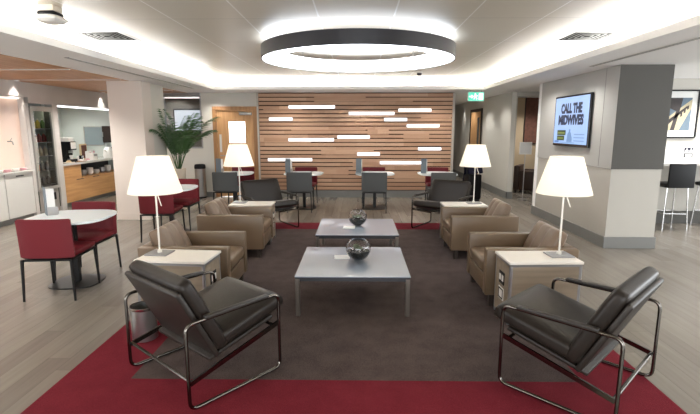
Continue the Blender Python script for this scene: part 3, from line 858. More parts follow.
# ceiling vents
def vent(label, loc):
    t = thing('ceiling_vent', label, 'vent', loc, 0, 'square ceiling vents')
    b = B(); h = .27
    for s in (-1, 1):
        box(b, -h, h, s*h-.02, s*h+.02, -.004, 0); box(b, s*h-.02, s*h+.02, -h+.02, h-.02, -.004, 0)
    obj('vent_frame', b, 'vent_white', t)
    b = B(); box(b, -h+.02, h-.02, -h+.02, h-.02, -.0015, -.0005); obj('vent_backing', b, 'vent_dark', t)
    b = B()
    for k in range(1, 5):
        q = h*k/5.2
        for s in (-1, 1):
            box(b, -q, q, s*q-.008, s*q+.008, -.0035, -.002); box(b, s*q-.008, s*q+.008, -q+.008, q-.008, -.0035, -.002)
    obj('vent_louvres', b, 'vent_grey', t)
    return t
v1 = vent('square white louvred ceiling vent on the left side', (-2.96, 5.66, CEI))
dup(v1, (2.72, 5.75, CEI), 0, 'square white louvred ceiling vent on the right side')
# ceiling mounted sensor / access point
t = thing('ceiling_sensor', 'white ceiling sensor dome with a black collar at upper left', 'sensor', (-2.74, 4.3, CEI))
b = B(); box(b, -.07, .07, -.07, .07, -.05, 0, .005); obj('mount', b, 'pot', t)
b = B(); box(b, -.08, .08, -.08, .08, -.09, -.0505, .02); obj('collar', b, 'black', t, smooth=40)
b = B(); cushion(b, .2, .2, .08, T(0, 0, -.112), e=.25, p=3); obj('dome', b, 'white_plastic', t, smooth=180)
t = thing('smoke_detector', 'small round grey smoke detector near the back of the ceiling', 'detector', (1.2, 9.2, CEI))
b = B(); lathe(b, [(0, 0), (.06, 0), (.06, -.025), (.05, -.03), (0, -.03)], 24); obj('detector_base', b, 'white_plastic', t, smooth=40)
b = B(); lathe(b, [(0, -.031), (.045, -.031), (.045, -.055), (.03, -.07), (0, -.072)], 24); obj('sensor_head', b, 'charcoal', t, smooth=40)
# linear diffusers in the soffit
for nm, x, ya, yb in (('left', -3.40, 5.55, 9.8), ('right', 3.13, 4.4, 6.45)):
    t = thing('linear_air_slot', 'long dark air slot in the %s hand soffit' % nm, 'vent', (x, (ya+yb)/2, SOF), 0, 'soffit air slots')
    h = (yb-ya)/2
    b = B(); box(b, -.03, .03, -h, h, -.003, -.0005); obj('slot', b, 'dark_slot', t)
    b = B(); box(b, -.004, .004, -h, h, -.006, -.0035); box(b, -.04, -.03, -h, h, -.006, -.0005); box(b, .03, .04, -h, h, -.006, -.0005); obj('slot_frame', b, 'white_plastic', t)
# light slots in the timber ceiling
for x0, x1, y, lab in ((-5.2, -4.02, 6.6, 'thin glowing light slot in the timber ceiling, nearer of the two at upper left'), (-5.93, -4.02, 8.0, 'thin glowing light slot in the timber ceiling just before the left pillar'), (-5.6, -4.02, 10.2, 'thin light slot in the timber ceiling beyond the left pillar')):
    t = thing('ceiling_light_slot', lab, 'light', ((x0+x1)/2, y, SOF-.006), 0, 'light slots in the timber ceiling'); h = (x1-x0)/2
    b = B(); box(b, -h, h, -.018, .018, -.004, -.0005); obj('diffuser', b, 'slot_led', t)
    b = B(); box(b, -h-.006, h+.006, -.027, -.019, -.008, -.0005); box(b, -h-.006, h+.006, .019, .027, -.008, -.0005); obj('housing', b, 'alu', t)

# exit sign
t = thing('exit_sign', 'small green and white running man exit sign under the soffit', 'sign', (2.62, 10.45, SOF))
b = B(); box(b, -.18, .18, -.015, .015, -.235, -.03, .004); obj('sign_body', b, 'white_plastic', t)
b = B(); tube(b, [(-.12, 0, -.03), (-.12, 0, 0)], .005, 6); tube(b, [(.12, 0, -.03), (.12, 0, 0)], .005, 6); obj('hanger', b, 'steel', t)
b = B(); box(b, -.17, .17, -.0185, -.0155, -.225, -.04); obj('sign_face', b, 'green_sign', t)
b = B(); mx = frame_mx((0, -.019, -.1325), *FACE_F)
def flat(b, pts, mx, d=.002): prism(b, pts, 0, d, mx=mx)
flat(b, [(.06, -.07), (.15, -.07), (.15, .07), (.06, .07)], mx)
flat(b, [(-.15, .012), (-.10, .012), (-.10, .04), (-.05, 0), (-.10, -.04), (-.10, -.012), (-.15, -.012)], mx)
flat(b, [(-.02+.016*math.cos(a*PI/4), .055+.016*math.sin(a*PI/4)) for a in range(8)], mx)
flat(b, [(-.03, .035), (0, .035), (.005, -.01), (-.03, -.01)], mx)
flat(b, [(0, .035), (.04, .015), (.035, .005), (0, .02)], mx); flat(b, [(-.03, .035), (-.045, .0), (-.035, -.003), (-.025, .02)], mx)
flat(b, [(-.03, -.01), (-.012, -.01), (-.03, -.04), (-.045, -.065), (-.055, -.058), (-.042, -.035)], mx); flat(b, [(-.015, -.01), (.005, -.01), (.025, -.035), (.02, -.068), (.008, -.068), (.01, -.038)], mx)
obj('running_man', b, 'white_sign', t)

# ------------------------------------------------------------------ television
tv = thing('television', 'wall mounted flat television with a blue white screen on the grey pillar', 'television', (PX0-.0125, 7.47, 1.76))
ox = 0
b = B(); box(b, -.05, -.012, -.605, .605, -.40, .40, .006); obj('case', b, 'black_gloss', tv)
b = B(); box(b, -.012, 0, -.2, .2, -.15, .15); obj('wall_mount', b, 'black', tv)
b = B(); box(b, -.0525, -.0505, -.575, .575, -.36, .375); obj('screen', b, 'screen', tv)
b = text_bm('CALL THE', .2, frame_mx((-.053, .35, .13), *FACE_L), sx=.8, bold=.012, width=.72); o = obj('screen_title', b, 'screen_text', tv)
b = text_bm('MIDWIVES', .2, frame_mx((-.053, .43, -.05), *FACE_L), sx=.8, bold=.012, width=.86); obj('screen_title', b, 'screen_text', tv)
m0 = frame_mx((-.053, 0, 0), *FACE_L)
b = B(); flat(b, [(-.44, -.225), (-.13, -.225), (-.13, -.145), (-.44, -.145)], m0, .001); flat(b, [(-.44, -.31), (-.17, -.31), (-.17, -.235), (-.44, -.235)], m0, .001); obj('caption_block', b, 'screen_green', tv)
b = B(); mm = frame_mx((-.0545, 0, 0), *FACE_L)
for (x0, x1, y0) in ((-.42, -.16, -.19), (-.42, -.2, -.275)): flat(b, [(x0, y0-.012), (x1, y0-.012), (x1, y0+.015), (x0, y0+.015)], mm, .001)
obj('caption_line', b, 'screen_lime', tv)
b = B(); flat(b, [(-.53, -.345), (-.37, -.345), (-.37, -.315), (-.53, -.315)], m0, .001); obj('screen_badge', b, 'screen_blue', tv)
b = B(); flat(b, [(-.08, -.33), (.1, -.33), (.1, -.27), (.06, -.19), (.03, -.17), (.03, -.13), (-.02, -.13), (-.02, -.17), (-.06, -.2)], m0, .001)
for j in range(3): flat(b, [(.16, -.2-.05*j), (.5, -.2-.05*j), (.5, -.215-.05*j), (.16, -.215-.05*j)], m0, .001)
flat(b, [(-.33, -.345), (.2, -.345), (.2, -.335), (-.33, -.335)], m0, .001)
obj('screen_picture', b, 'screen_pale', tv)

# ------------------------------------------------------------------ right bar area
BY = 8.02
b = B(); box(b, PX1+.02, 9.3, BY, BY+.12, 0, SOF-.001); struct('wall_right', b, 'cream')
b = B(); box(b, PX1+.02, 9.3, BY-.015, BY, 0, .22); struct('baseboard_right', b, 'grey_panel')
t = thing('bar_counter', 'white wall mounted bar counter with a white upstand behind the stools', 'counter', (6.6, BY, 0))
b = B(); box(b, -2.3, 2.6, -.36, 0, 1.03, 1.075, .004); obj('counter_top', b, 'white_gloss', t)
b = B(); box(b, -2.3, 2.6, -.02, -.001, 1.0755, 1.355, .003); up_ = obj('upstand', b, 'white_gloss', t)
for z, m1, m2 in ((1.285, 'navy', 'white_plastic'), (1.19, 'charcoal', 'white_plastic')):
    b = B(); X0 = -.93
    box(b, X0-.075, X0+.075, -.026, -.0205, z-.035, z+.035, .002); q = obj('socket_plate', b, m1, up_)
    b = B()
    if z > 1.25:
        for s in (-1, 1): box(b, X0+s*.036-.025, X0+s*.036+.025, -.03, -.0265, z-.028, z-.005); box(b, X0+s*.036-.01, X0+s*.036+.01, -.03, -.0265, z+.002, z+.02)
    else: box(b, X0-.055, X0+.055, -.03, -.0265, z-.02, z+.02)
    obj('socket', b, m2, q)
def bar_stool(label, loc, rot):
    t = thing('bar_stool', label, 'stool', loc, rot, 'bar stools at the right')
    b = B(); box(b, -.21, .21, -.205, -.17, .70, 1.09, .014, 3, mx=T(0, -.03, 0) @ rx(R(0))); obj('backrest', b, 'black', t, smooth=40)
    b = B(); cushion(b, .42, .40, .08, T(0, .0, .73), e=.75, p=6, n=8); obj('seat', b, 'black', t, smooth=180)
    for sx in (-1, 1):
        for sy in (-1, 1):
            b = B(); tube(b, [(sx*.165, sy*.15, .70), (sx*.20, sy*.19, 0)], .011, 8); obj('leg', b, 'chrome', t, smooth=60)
    b = B(); z = .27; x, y = .188, .174
    tube(b, [(-x, -y, z), (x, -y, z), (x, y, z), (-x, y, z)], .008, 8, closed=True); obj('footrest', b, 'chrome', t, smooth=60)
    return t
bs = bar_stool('black and chrome bar stool beside the right pillar, below the sockets', (5.19, 7.62, 0), 0)
dup(bs, (5.93, 7.64, 0), 0, 'black and chrome bar stool cut off by the right edge of photo')
t = thing('framed_picture', 'framed print of angular buildings above the white bar counter', 'picture', (5.36, BY, 1.88))
b = B()
fw, fh = .38, .39
for s in (-1, 1): box(b, -fw, fw, -.03, -.001, s*fh-.012, s*fh+.012); box(b, s*fw-.012, s*fw+.012, -.03, -.001, -fh+.012, fh-.012)
obj('frame', b, 'black', t)
b = B(); box(b, -fw+.012, fw-.012, -.012, -.001, -fh+.012, fh-.012); obj('mat_board', b, 'paper', t)
b = B(); box(b, -.235, .275, -.0145, -.0125, -.27, .27); pc = obj('print', b, 'art_blue', t)
mx = frame_mx((0, -.015, 0), *FACE_F)
b = B(); flat(b, [(-.235, -.27), (.1, -.27), (.275, .1), (.275, .25), (-.1, -.05), (-.235, -.2)], mx, .001); obj('print_walls', b, 'art_sand', pc)
b = B(); mx = frame_mx((0, -.0165, 0), *FACE_F)
flat(b, [(-.05, -.27), (.02, -.27), (.12, .27), (.07, .27)], mx, .001); flat(b, [(-.2, -.24), (-.12, -.2), (.2, .1), (.2, .14), (-.1, -.1)], mx, .001)
for k in range(3): flat(b, [(.1+.05*k, -.05+.06*k), (.13+.05*k, -.03+.06*k), (.13+.05*k, .03+.06*k), (.1+.05*k, .01+.06*k)], mx, .001)
flat(b, [(.02, .05), (.1, .12), (.1, .27), (-.1, .27), (-.2, .15)], mx, .0008)
obj('print_shadows', b, 'art_dark', pc)

# ------------------------------------------------------------------ side room behind the pillar
t = thing('sign_stand', 'white notice on a thin floor stand in the opening right of corridor', 'sign', (3.88, 10.72, 0))
b = B(); lathe(b, [(0, 0), (.11, 0), (.11, .01), (.02, .018), (0, .018)], 24); obj('base', b, 'steel', t)
b = B(); tube(b, [(0, 0, .018), (0, 0, 1.06)], .01, 8); obj('pole', b, 'steel', t)
b = B(); box(b, -.14, .14, -.012, .006, 1.05, 1.33, .004); f = obj('sign_frame', b, 'white_plastic', t)
b = B(); box(b, -.12, .12, -.014, -.0125, 1.07, 1.31); obj('notice', b, 'paper', f)
t = thing('tub_armchair', 'dark brown leather tub armchair in the side room behind the notice', 'armchair', (4.52, 12.0, 0), R(-120))
b = B(); box(b, -.36, .36, -.36, -.22, .08, .70, .03, 3); obj('backrest', b, 'brown_leather', t, smooth=40)
for s in (-1, 1):
    b = B(); box(b, s*.30-.06, s*.30+.06, -.22, .34, .08, .58, .03, 3); obj('armrest', b, 'brown_leather', t, smooth=40)
b = B(); cushion(b, .48, .56, .16, T(0, .07, .36), e=.7, p=5); obj('seat_cushion', b, 'brown_leather', t, smooth=180)
b = B(); box(b, -.24, .24, -.22, .33, .08, .28); obj('seat_base', b, 'brown_leather', t)
for sx in (-1, 1):
    for sy in (-1, 1):
        b = B(); box(b, sx*.3-.02, sx*.3+.02, sy*.3-.02, sy*.3+.02, 0, .08); obj('leg', b, 'dark_foot', t)
t = thing('abstract_painting', 'tall mottled brown painting on the beige side room wall', 'picture', (5.0, 12.9, 1.85))
b = B(); box(b, -.4, .4, -.03, -.001, -.62, .62, .003); obj('canvas', b, 'art_brown', t)
b = B()
for s in (-1, 1): box(b, -.415, .415, -.035, -.001, s*.63-.012, s*.63+.012); box(b, s*.41-.01, s*.41+.01, -.035, -.001, -.617, .617)
obj('frame', b, 'dark_foot', t)
# corridor door
dr2 = thing('door_2', 'dark framed door along the corridor wall under the exit sign', 'door', (3.55, 13.3, 0)); dr2['kind'] = 'structure'
b = B(); box(b, -.04, 0, 0, .08, 0, 2.2); box(b, -.04, 0, 1.22, 1.3, 0, 2.2); box(b, -.04, 0, .08, 1.22, 2.12, 2.2); obj('door_frame', b, 'dark_foot', dr2)
b = B(); box(b, -.03, 0, .085, 1.215, .01, 2.115); obj('door_leaf', b, 'wood_door', dr2)
b = B(); box(b, -.034, -.0305, .2, .42, .6, 1.95); obj('door_pane', b, 'win_glass', dr2)
b = B(); tube(b, [(-.031, .15, 1.0), (-.075, .15, 1.0), (-.075, .28, 1.0)], .01, 8, fr=.02); obj('door_handle', b, 'steel', dr2)
# luggage by the corridor
t = thing('wheeled_suitcase', 'dark suitcase with a navy coat draped over it at the corridor', 'suitcase', (2.62, 10.4, 0), R(20))
b = B(); box(b, -.17, .17, -.11, .11, .05, .62, .03, 3); obj('case_body', b, 'black', t, smooth=40)
b = B(); tube(b, [(-.1, .09, .6), (-.1, .09, .95), (.1, .09, .95), (.1, .09, .6)], .01, 8, fr=.03); obj('handle', b, 'charcoal', t)
for sx in (-1, 1):
    b = B(); tube(b, [(sx*.12-.015, .08, .03), (sx*.12+.015, .08, .03)], .03, 14); obj('wheel', b, 'black', t)
b = B(); box(b, -.13, .13, -.1, -.08, .02, .05); obj('foot', b, 'black', t)
ctt = thing('draped_coat', 'navy coat hanging over the handle of the dark suitcase', 'coat', (2.62, 10.4, 0), R(20))
b = B()
n = 14
for j in range(n+1):
    a = j/n
    # profile hanging over the handle bar
    if a < .5: y = .115+.02*math.sin(a*20); z = .42+(a/.5)*.55
    else: y = .055-.19*((a-.5)/.5)**.7; z = .97-((a-.5)/.5)*.32
    for k in range(13):
        u = -1+2*k/12; b.verts.new((u*(.19-.03*abs(a-.5)), y+.012*math.sin(u*9+a*4), z+.01*math.cos(u*7)))
b.verts.ensure_lookup_table()
for j in range(n):
    for k in range(12):
        b.faces.new((b.verts[j*13+k], b.verts[j*13+k+1], b.verts[(j+1)*13+k+1], b.verts[(j+1)*13+k]))
bmesh.ops.solidify(b, geom=b.faces[:], thickness=.012)
obj('coat_cloth', b, 'navy', ctt, smooth=180)

# ------------------------------------------------------------------ left side: drinks unit, fridge, servery
t = thing('drinks_unit', 'white gloss cabinet with a glowing pink niche at the left edge', 'cabinet', (LX, 7.3, 0))
b = B(); box(b, -.55, -.02, -1.0, 1.03, .1, .88); obj('body', b, 'white_gloss', t)
b = B(); box(b, -.53, -.06, -1.0, 1.03, 0, .1); obj('plinth', b, 'skirting', t)
b = B(); box(b, -.56, .06, -1.0, 1.035, .8805, .91, .003); obj('counter_top', b, 'white_gloss', t)
b = B(); box(b, -.5, -.10, -1.0, 1.0, .911, 2.165); obj('back_panel', b, 'niche', t)
b = B(); box(b, -.5, -.0, 1.001, 1.03, .911, 2.19); box(b, -.5, -.0, -1.0, 1.0, 2.17, 2.19); obj('niche_surround', b, 'plaster', t)
for k in range(3):
    y0 = -1.0+k*.68
    b = B(); box(b, -.019, 0, y0+.004, y0+.66, .105, .87, .002); d = obj('door', b, 'white_gloss', t)
    b = B(); box(b, .001, .014, y0+.25, y0+.43, .81, .83, .003); obj('handle', b, 'charcoal', d)
b = B(); box(b, -.08, -.03, -.95, .95, 2.155, 2.169); obj('niche_light', b, 'slot_led', t)
for k in range(3):
    tt = thing('tap', 'small steel tap on the pink niche panel, %s' % ('nearest the fridge', 'in the middle of three', 'furthest from the fridge')[k], 'tap', (LX-.1, 7.95-.45*k, 1.42), 0, 'taps on the pink niche')
    b = B(); tube(b, [(0, 0, 0), (.09, 0, 0), (.1, 0, -.06)], .011, 8, fr=.02); obj('spout', b, 'fridge_frame', tt)
    b = B(); tube(b, [(.05, 0, .01), (.07, .02, .06)], .006, 6); obj('lever', b, 'fridge_frame', tt)
for k in range(6):
    y = 8.15-.19*k
    tt = thing('saucer_stack', 'small stack of saucers on the white counter, number %s from the fridge side' % ('one', 'two', 'three', 'four', 'five', 'six')[k], 'saucers', (LX-.025, y, .91), 0, 'saucers on the drinks unit')
    tt['label'] = ['saucer stack on the white counter right next to the fridge', 'second saucer stack from the fridge on the white counter', 'third saucer stack from the fridge on the white counter', 'fourth saucer stack from the fridge on the white counter', 'fifth saucer stack from the fridge on the white counter', 'saucer stack on the white counter furthest from the fridge'][k]
    b = B(); prof = [(0, 0), (.035, 0)]
    for j in range(3): prof += [(.06, .012+.012*j), (.05, .014+.012*j)]
    prof += [(.03, .034), (0, .034)]
    lathe(b, prof, 20); obj('saucers', b, ('pink', 'white_plastic')[k % 2], tt, smooth=40)

# fridge
FY0, FY1 = 8.45, 9.07
t = thing('drinks_fridge', 'tall glass door drinks fridge in a steel frame at left', 'fridge', (LX, FY0, 0)); fw = FY1-FY0
b = B(); box(b, -.6, -.55, 0, fw, .1, 2.03); box(b, -.549, -.02, 0, .03, .1, 2.03); box(b, -.549, -.02, fw-.03, fw, .1, 2.03); box(b, -.549, -.02, .03, fw-.03, 2.0, 2.03); box(b, -.549, -.02, .03, fw-.03, .48, .52); obj('cabinet', b, 'fridge_in', t)
b = B(); box(b, -.55, -.02, .03, fw-.03, .02, .47); lw = obj('lower_panel', b, 'fridge_frame', t)
b = B(); box(b, -.019, -.012, .18, fw-.12, .26, .40); obj('lower_grille', b, 'black', lw)
b = B(); box(b, -.019, .012, 0, .06, .48, 2.05); box(b, -.019, .012, fw-.06, fw, .48, 2.05); box(b, -.019, .012, .06, fw-.06, 1.96, 2.05); box(b, -.019, .012, .06, fw-.06, .48, .54); d = obj('door_frame', b, 'fridge_frame', t)
b = B(); box(b, -.006, .0, .06, fw-.06, .54, 1.96); obj('door_glass', b, 'glass', d)
b = B(); tube(b, [(.013, .03, 1.0), (.045, .03, 1.0), (.045, .03, 1.5), (.013, .03, 1.5)], .008, 8, fr=.015); obj('handle', b, 'chrome', d)
shz = [.56, .84, 1.12, 1.38, 1.64]
for z in shz:
    b = B(); box(b, -.54, -.06, .031, fw-.031, z-.012, z); obj('shelf', b, 'alu', t)
b = B(); box(b, -.08, -.03, .05, fw-.05, 1.975, 1.999); box(b, -.06, -.03, .032, .05, .6, 1.95); obj('strip_light', b, 'fridge_led', t)
colors = ['juice_dark', 'juice_dark', 'juice_cream', 'juice_red', 'juice_yellow']
rown = ['bottom', 'second lowest', 'middle', 'second highest', 'top']; posn = ['leftmost', 'second from left', 'second from right', 'rightmost']
cn = {'juice_dark': 'dark', 'juice_cream': 'cream', 'juice_red': 'red', 'juice_yellow': 'yellow', 'juice_green': 'green', 'juice_orange': 'orange'}
for i, z in enumerate(shz):
    for k in range(4):
        c = colors[i]
        if i == 4 and k > 2: c = 'juice_green'
        if i == 1 and k == 1: c = 'juice_orange'
        tt = thing('drink_bottle', '%s drink bottle %s on the %s fridge shelf' % (cn[c], posn[k], rown[i]), 'bottle', (LX-.15, FY0+.11+.135*k, z), 0, 'bottles in the fridge')
        b = B(); lathe(b, [(0, 0), (.04, 0), (.042, .02), (.042, .11), (.018, .15), (.016, .16), (0, .16)], 14); obj('bottle_body', b, c, tt, smooth=40)
        b = B(); lathe(b, [(.018, .161), (.018, .185), (0, .185)], 12); obj('cap', b, 'white_plastic', tt)

# servery counter
t = thing('servery_counter', 'oak fronted servery counter with white top in the left wall opening', 'counter', (LX, 9.3, 0)); cl = 2.65
b = B(); box(b, -.12, -.10, 0, cl, .10, .58); box(b, -.12, -.10, 0, .70, .58, .875); box(b, -.7, -.12, 0, .02, .1, .875); box(b, -.7, -.12, 0, cl, .56, .58); obj('oak_front', b, 'counter_wood', t)
b = B(); box(b, -.6, -.55, .02, cl, .581, .874); box(b, -.549, -.121, .68, .70, .581, .874); obj('open_shelf', b, 'dark_slot', t)
b = B(); box(b, -.65, -.16, 0, cl, 0, .1); obj('plinth', b, 'skirting', t)
b = B(); box(b, -.75, -.06, -.03, cl, .8755, .925, .004); obj('counter_top', b, 'white_gloss', t)
b = B()
for k in range(2): box(b, -.098, -.09, .5+.62*k, .75+.62*k, .545, .56)
obj('drawer_handle', b, 'charcoal', t)
CTZ = .925
# dishes on open shelf
for k in range(6):
    tt = thing('bowl_stack', 'stack of white bowls in the dark shelf below servery top, %s' % ('leftmost', 'second from left', 'third from left', 'fourth from left', 'fifth from left', 'rightmost')[k], 'bowls', (LX-.27, 10.1+.26*k, .581), 0, 'bowl stacks in the servery shelf')
    b = B(); h = .06+.03*((k*7) % 3)
    lathe(b, [(0, 0), (.035, 0), (.07, .04), (.07, h+.04), (.065, h+.04), (.03, h+.01), (0, h+.01)], 18); obj('bowls', b, ('white_plastic', 'steel')[k % 3 == 1], tt, smooth=40)
# coffee machine at the left end
tt = thing('coffee_machine', 'tall black coffee machine with white top at left end of servery', 'coffee machine', (LX-.32, 9.97, CTZ))
b = B(); box(b, -.2, .16, -.15, .17, 0, .08, .01); box(b, -.2, .02, -.15, .17, .0805, .62, .01); box(b, .021, .16, -.15, .17, .36, .62, .012); obj('machine_body', b, 'black', tt)
b = B(); box(b, .1605, .166, -.12, .14, .4, .6, .002); obj('display_panel', b, 'white_plastic', tt)
b = B(); box(b, -.18, .12, -.13, .15, .6205, .75, .03, 3); obj('bean_hopper', b, 'white_plastic', tt)
b = B(); box(b, .03, .1, -.06, .08, .27, .3595); obj('spout', b, 'steel', tt)
b = B(); box(b, .02, .17, -.13, .15, .081, .09); obj('drip_tray', b, 'steel', tt); tt.scale = (.7, .7, .7)
lath_thing('coffee_cup', 'white cup under the spout of the black coffee machine', 'cup', (LX-.275, 9.977, CTZ+.063), [('cup_body', [(0, 0), (.025, 0), (.04, .08), (.037, .08), (.023, .005), (0, .005)], 'white_plastic')])
tt = thing('pattern_board', 'tan patterned board standing beside the black coffee machine', 'board', (LX-.42, 10.68, CTZ))
b = B(); box(b, -.02, .02, -.12, .12, 0, .36, .004); p = obj('board', b, 'pattern_box', tt)
b = B(); box(b, .0205, .022, -.1, .1, .03, .33); obj('print', b, 'art_brown', p)
clutter = [('tea_box', 'white box with pink print among the servery things', 'box', (-.25, 10.58), (.09, .12, .2), 'white_plastic', 'pink'),
           ('tea_box', 'small dark box next to the patterned board', 'box', (-.25, 10.28), (.05, .06, .12), 'black', 'steel'),
           ('tea_box', 'low white carton in middle of servery counter', 'box', (-.34, 10.40), (.1, .12, .1), 'white_plastic', 'holder_grey'),
           ('tea_box', 'tall white carton before the grey hatch on servery', 'box', (-.34, 10.90), (.08, .1, .22), 'paper', 'pink'),
           ('tea_box', 'white bread bin shaped box at right of servery counter', 'box', (-.13, 10.56), (.12, .16, .16), 'white_plastic', 'steel')]
for nm, lab, cat, (x, y), (dx, dy, dz), m1, m2 in clutter:
    tt = thing(nm, lab, cat, (LX+x, y, CTZ), R(rnd.uniform(-8, 8)), 'boxes on the servery counter')
    b = B(); box(b, -dx/2, dx/2, -dy/2, dy/2, 0, dz, .006); p = obj('carton', b, m1, tt)
    b = B(); box(b, dx/2, dx/2+.002, -dy*.35, dy*.35, dz*.55, dz*.85); obj('print', b, m2, p)
for k, (x, y) in enumerate(((-.155, 9.68), (-.155, 10.12), (-.15, 10.36), (-.48, 10.42))):
    tt = thing('serving_tray', ['small tray nearest the coffee machine on the servery edge', 'second small tray along the servery edge', 'third small tray along the servery edge', 'small tray at the back of the servery counter behind the boxes'][k], 'tray', (LX+x, y, CTZ), 0, 'small trays on the servery edge')
    b = B(); box(b, -.08, .08, -.09, .09, 0, .01, .003); obj('tray', b, ('pot', 'wood_frame', 'white_plastic', 'pot')[k], tt)
    b = B(); lathe(b, [(0, .0105), (.045, .0105), (.05, .03), (.03, .045), (0, .05)], 14); obj('pastry', b, ('pattern_box', 'white_plastic', 'pink', 'pattern_box')[k], tt, smooth=60)
tt = thing('kettle', 'white rounded kettle with black handle at right of servery counter', 'kettle', (LX-.20, 11.35, CTZ))
b = B(); lathe(b, [(0, 0), (.11, 0), (.12, .06), (.1, .2), (.06, .26), (0, .27)], 28); obj('kettle_body', b, 'white_plastic', tt, smooth=50)
b = B(); tube(b, [(.02, .06, .24), (.02, .16, .24), (.02, .16, .05), (.02, .11, .05)], .012, 8, fr=.03); obj('handle', b, 'black', tt)
b = B(); tube(b, [(0, -.09, .14), (0, -.16, .2)], [.025, .014], 10); obj('spout', b, 'white_plastic', tt)
# hatch and dark cupboard on the servery back wall
tt = thing('serving_hatch', 'grey reflective hatch panel on the servery back wall', 'hatch', (-6.83, 12.0, 1.22))
b = B(); box(b, -.24, .24, -.012, 0, 0, .45); obj('hatch_panel', b, 'mirror_panel', tt)
b = B()
for s_ in (-1, 1): box(b, s_*.25-.01, s_*.25+.01, -.02, 0, -.02, .47)
box(b, -.24, .24, -.02, 0, .45, .47); box(b, -.24, .24, -.02, 0, -.02, 0); obj('hatch_frame', b, 'steel', tt)
tt = thing('wall_cupboard', 'small dark cupboard on the servery back wall right of the grey hatch', 'cupboard', (-6.42, 12.0, 1.28))
b = B(); box(b, -.14, .14, -.1, 0, 0, .42, .005); p = obj('cupboard_body', b, 'black', tt)
b = B(); box(b, -.135, .135, -.112, -.101, .005, .415, .003); p = obj('door', b, 'dark_foot', tt)
b = B(); box(b, -.12, -.105, -.13, -.1125, .15, .27); obj('handle', b, 'steel', p)

# ------------------------------------------------------------------ lights
def light(kind, name, loc, energy, col=(1, 1, 1), rot=(0, 0, 0), **kw):
    l = bpy.data.lights.new(name, kind); l.energy = energy; l.color = col
    for k, v in kw.items(): setattr(l, k, v)
    o = bpy.data.objects.new(name, l); C.objects.link(o); o.location = loc; o.rotation_euler = rot
    return o
LW = (1, .985, .965)
YL = YC+.2-Y0
K = 1.0
for s, x in ((-1, XL-.16), (1, XR+.16)):
    light('AREA', 'cove_light', (x, (Y0+YC+.2)/2, SOF+.05), 72*K, LW, (PI, R(-25)*s, 0), shape='RECTANGLE', size=.06, size_y=YL)
light('AREA', 'cove_light', ((XL+XR)/2, YC+.16, SOF+.05), 45*K, LW, (PI-R(25), 0, 0), shape='RECTANGLE', size=XR-XL, size_y=.06)
for (x, y) in lamp_pos:
    light('POINT', 'lamp_glow', (x, y, LZ+.69), 2.0, (1, .87, .68), shadow_soft_size=.04)
def down(x, y, e, ang=70, blend=.6, z=SOF-.02, col=(1, .965, .91)):
    light('SPOT', 'wash_and_fill_spot', (x, y, z), e, col, (0, 0, 0), spot_size=R(ang), spot_blend=blend, shadow_soft_size=.04)
# wall washers have fittings below; all other spots are added, unseen fill
spots = [(-5.87, 8.1, 17, 80, SOF-.008), (-5.87, 10.85, 17, 80, SOF-.008), (-5.0, 7.3, 90, 140, SOF-.008), (-5.0, 9.3, 80, 140, SOF-.008), (-5.0, 4.9, 60, 140, SOF-.008),
         (3.4, 15.5, 14, 70, SOF), (3.4, 17.2, 14, 70, SOF), (3.0, 12.6, 30, 120, SOF), (4.6, 11.9, 60, 140, SOF),
         (5.6, 7.3, 90, 130, SOF), (5.6, 5.0, 50, 130, SOF), (7.4, 7.2, 40, 130, SOF), (3.6, 3.2, 50, 140, SOF), (-3.5, 3.4, 50, 140, SOF), (3.6, .4, 50, 140, SOF), (-3.5, .4, 50, 140, SOF), (5.8, 2.2, 40, 140, SOF), (-6.4, 2.2, 40, 140, SOF-.008), (-3.5, 6.6, 40, 140, SOF), (-3.3, 10.7, 20, 120, SOF), (3.1, 9.6, 25, 130, SOF), (-6.9, 10.8, 70, 150, SOF), (2.9, 6.9, 30, 150, SOF), (2.9, 8.2, 30, 150, SOF), (3.0, 11.2, 20, 130, SOF), (3.1, 14.2, 25, 130, SOF), (-4.6, 11.75, 34, 150, SOF), (-1.5, 10.3, 32, 140, SOF), (.2, 10.3, 32, 140, SOF), (1.8, 10.3, 32, 140, SOF)]
for x, y, e, a, z in spots: down(x, y, e*.9, a, .7, z-.012)
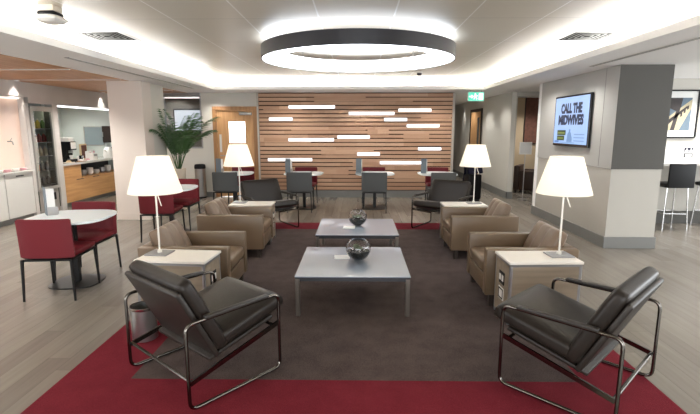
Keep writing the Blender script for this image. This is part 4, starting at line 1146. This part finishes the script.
fits = [(-5.87, 8.1, SOF-.006, 'recessed spotlight washing the plaster wall above the white cabinet'), (-5.87, 10.85, SOF-.006, 'recessed spotlight washing the plaster wall above the servery opening'),
        (3.4, 15.5, SOF, 'nearer recessed spotlight washing the corridor wall'), (3.4, 17.2, SOF, 'farther recessed spotlight washing the corridor wall')]
fit = None
for x, y, z, lab in fits:
    if fit is None:
        fit = thing('recessed_spotlight', lab, 'light', (x, y, z), 0, 'recessed spotlights')
        b = B(); lathe(b, [(.03, -.006), (.042, -.006), (.042, -.0005), (.03, -.0005)], 20, close=True); obj('trim_ring', b, 'white_plastic', fit)
        b = B(); lathe(b, [(0, -.003), (.029, -.003), (.029, -.001), (0, -.001)], 20); obj('lens', b, 'led', fit)
    else: dup(fit, (x, y, z), 0, lab)

w = bpy.data.worlds.new('world'); sc.world = w; w.use_nodes = True
w.node_tree.nodes['Background'].inputs[0].default_value = (.93, .97, 1, 1); w.node_tree.nodes['Background'].inputs[1].default_value = 4.0
for nm, loc, rot, sx, sy in (('portal', (9.4, 2.55, 1.3), (0, PI/2, 0), 2.0, 10.1), ('portal', (0, Y0-.1, 1.325), (PI/2, 0, 0), 6.8, 2.05), ('portal', (-9.4, -.2, 1.3), (0, -PI/2, 0), 2.0, 6.4)):
    o = light('AREA', nm, loc, 1, rot=rot, shape='RECTANGLE', size=sx, size_y=sy); o.data.cycles.is_portal = True

# ------------------------------------------------------------------ camera
F = 460; TH = math.atan(79/F); YAW = math.atan(7/F*math.cos(TH))
cam = bpy.data.cameras.new('camera'); cam.sensor_width = 36; cam.lens = F/700*36; cam.clip_start = .05; cam.clip_end = 100
co = bpy.data.objects.new('camera', cam); C.objects.link(co)
co.location = (0, 0, 1.65); co.rotation_euler = (PI/2-TH, 0, YAW)
sc.camera = co
sc.view_settings.view_transform = 'Standard'; sc.view_settings.look = 'None'
sc.view_settings.exposure = 1.28; sc.view_settings.gamma = 1; sc.view_settings.use_curve_mapping = False
sc.cycles.max_bounces = 10; sc.cycles.diffuse_bounces = 5; sc.cycles.glossy_bounces = 4; sc.cycles.transmission_bounces = 8
sc.cycles.sample_clamp_indirect = 6; sc.cycles.caustics_reflective = False; sc.cycles.caustics_refractive = False
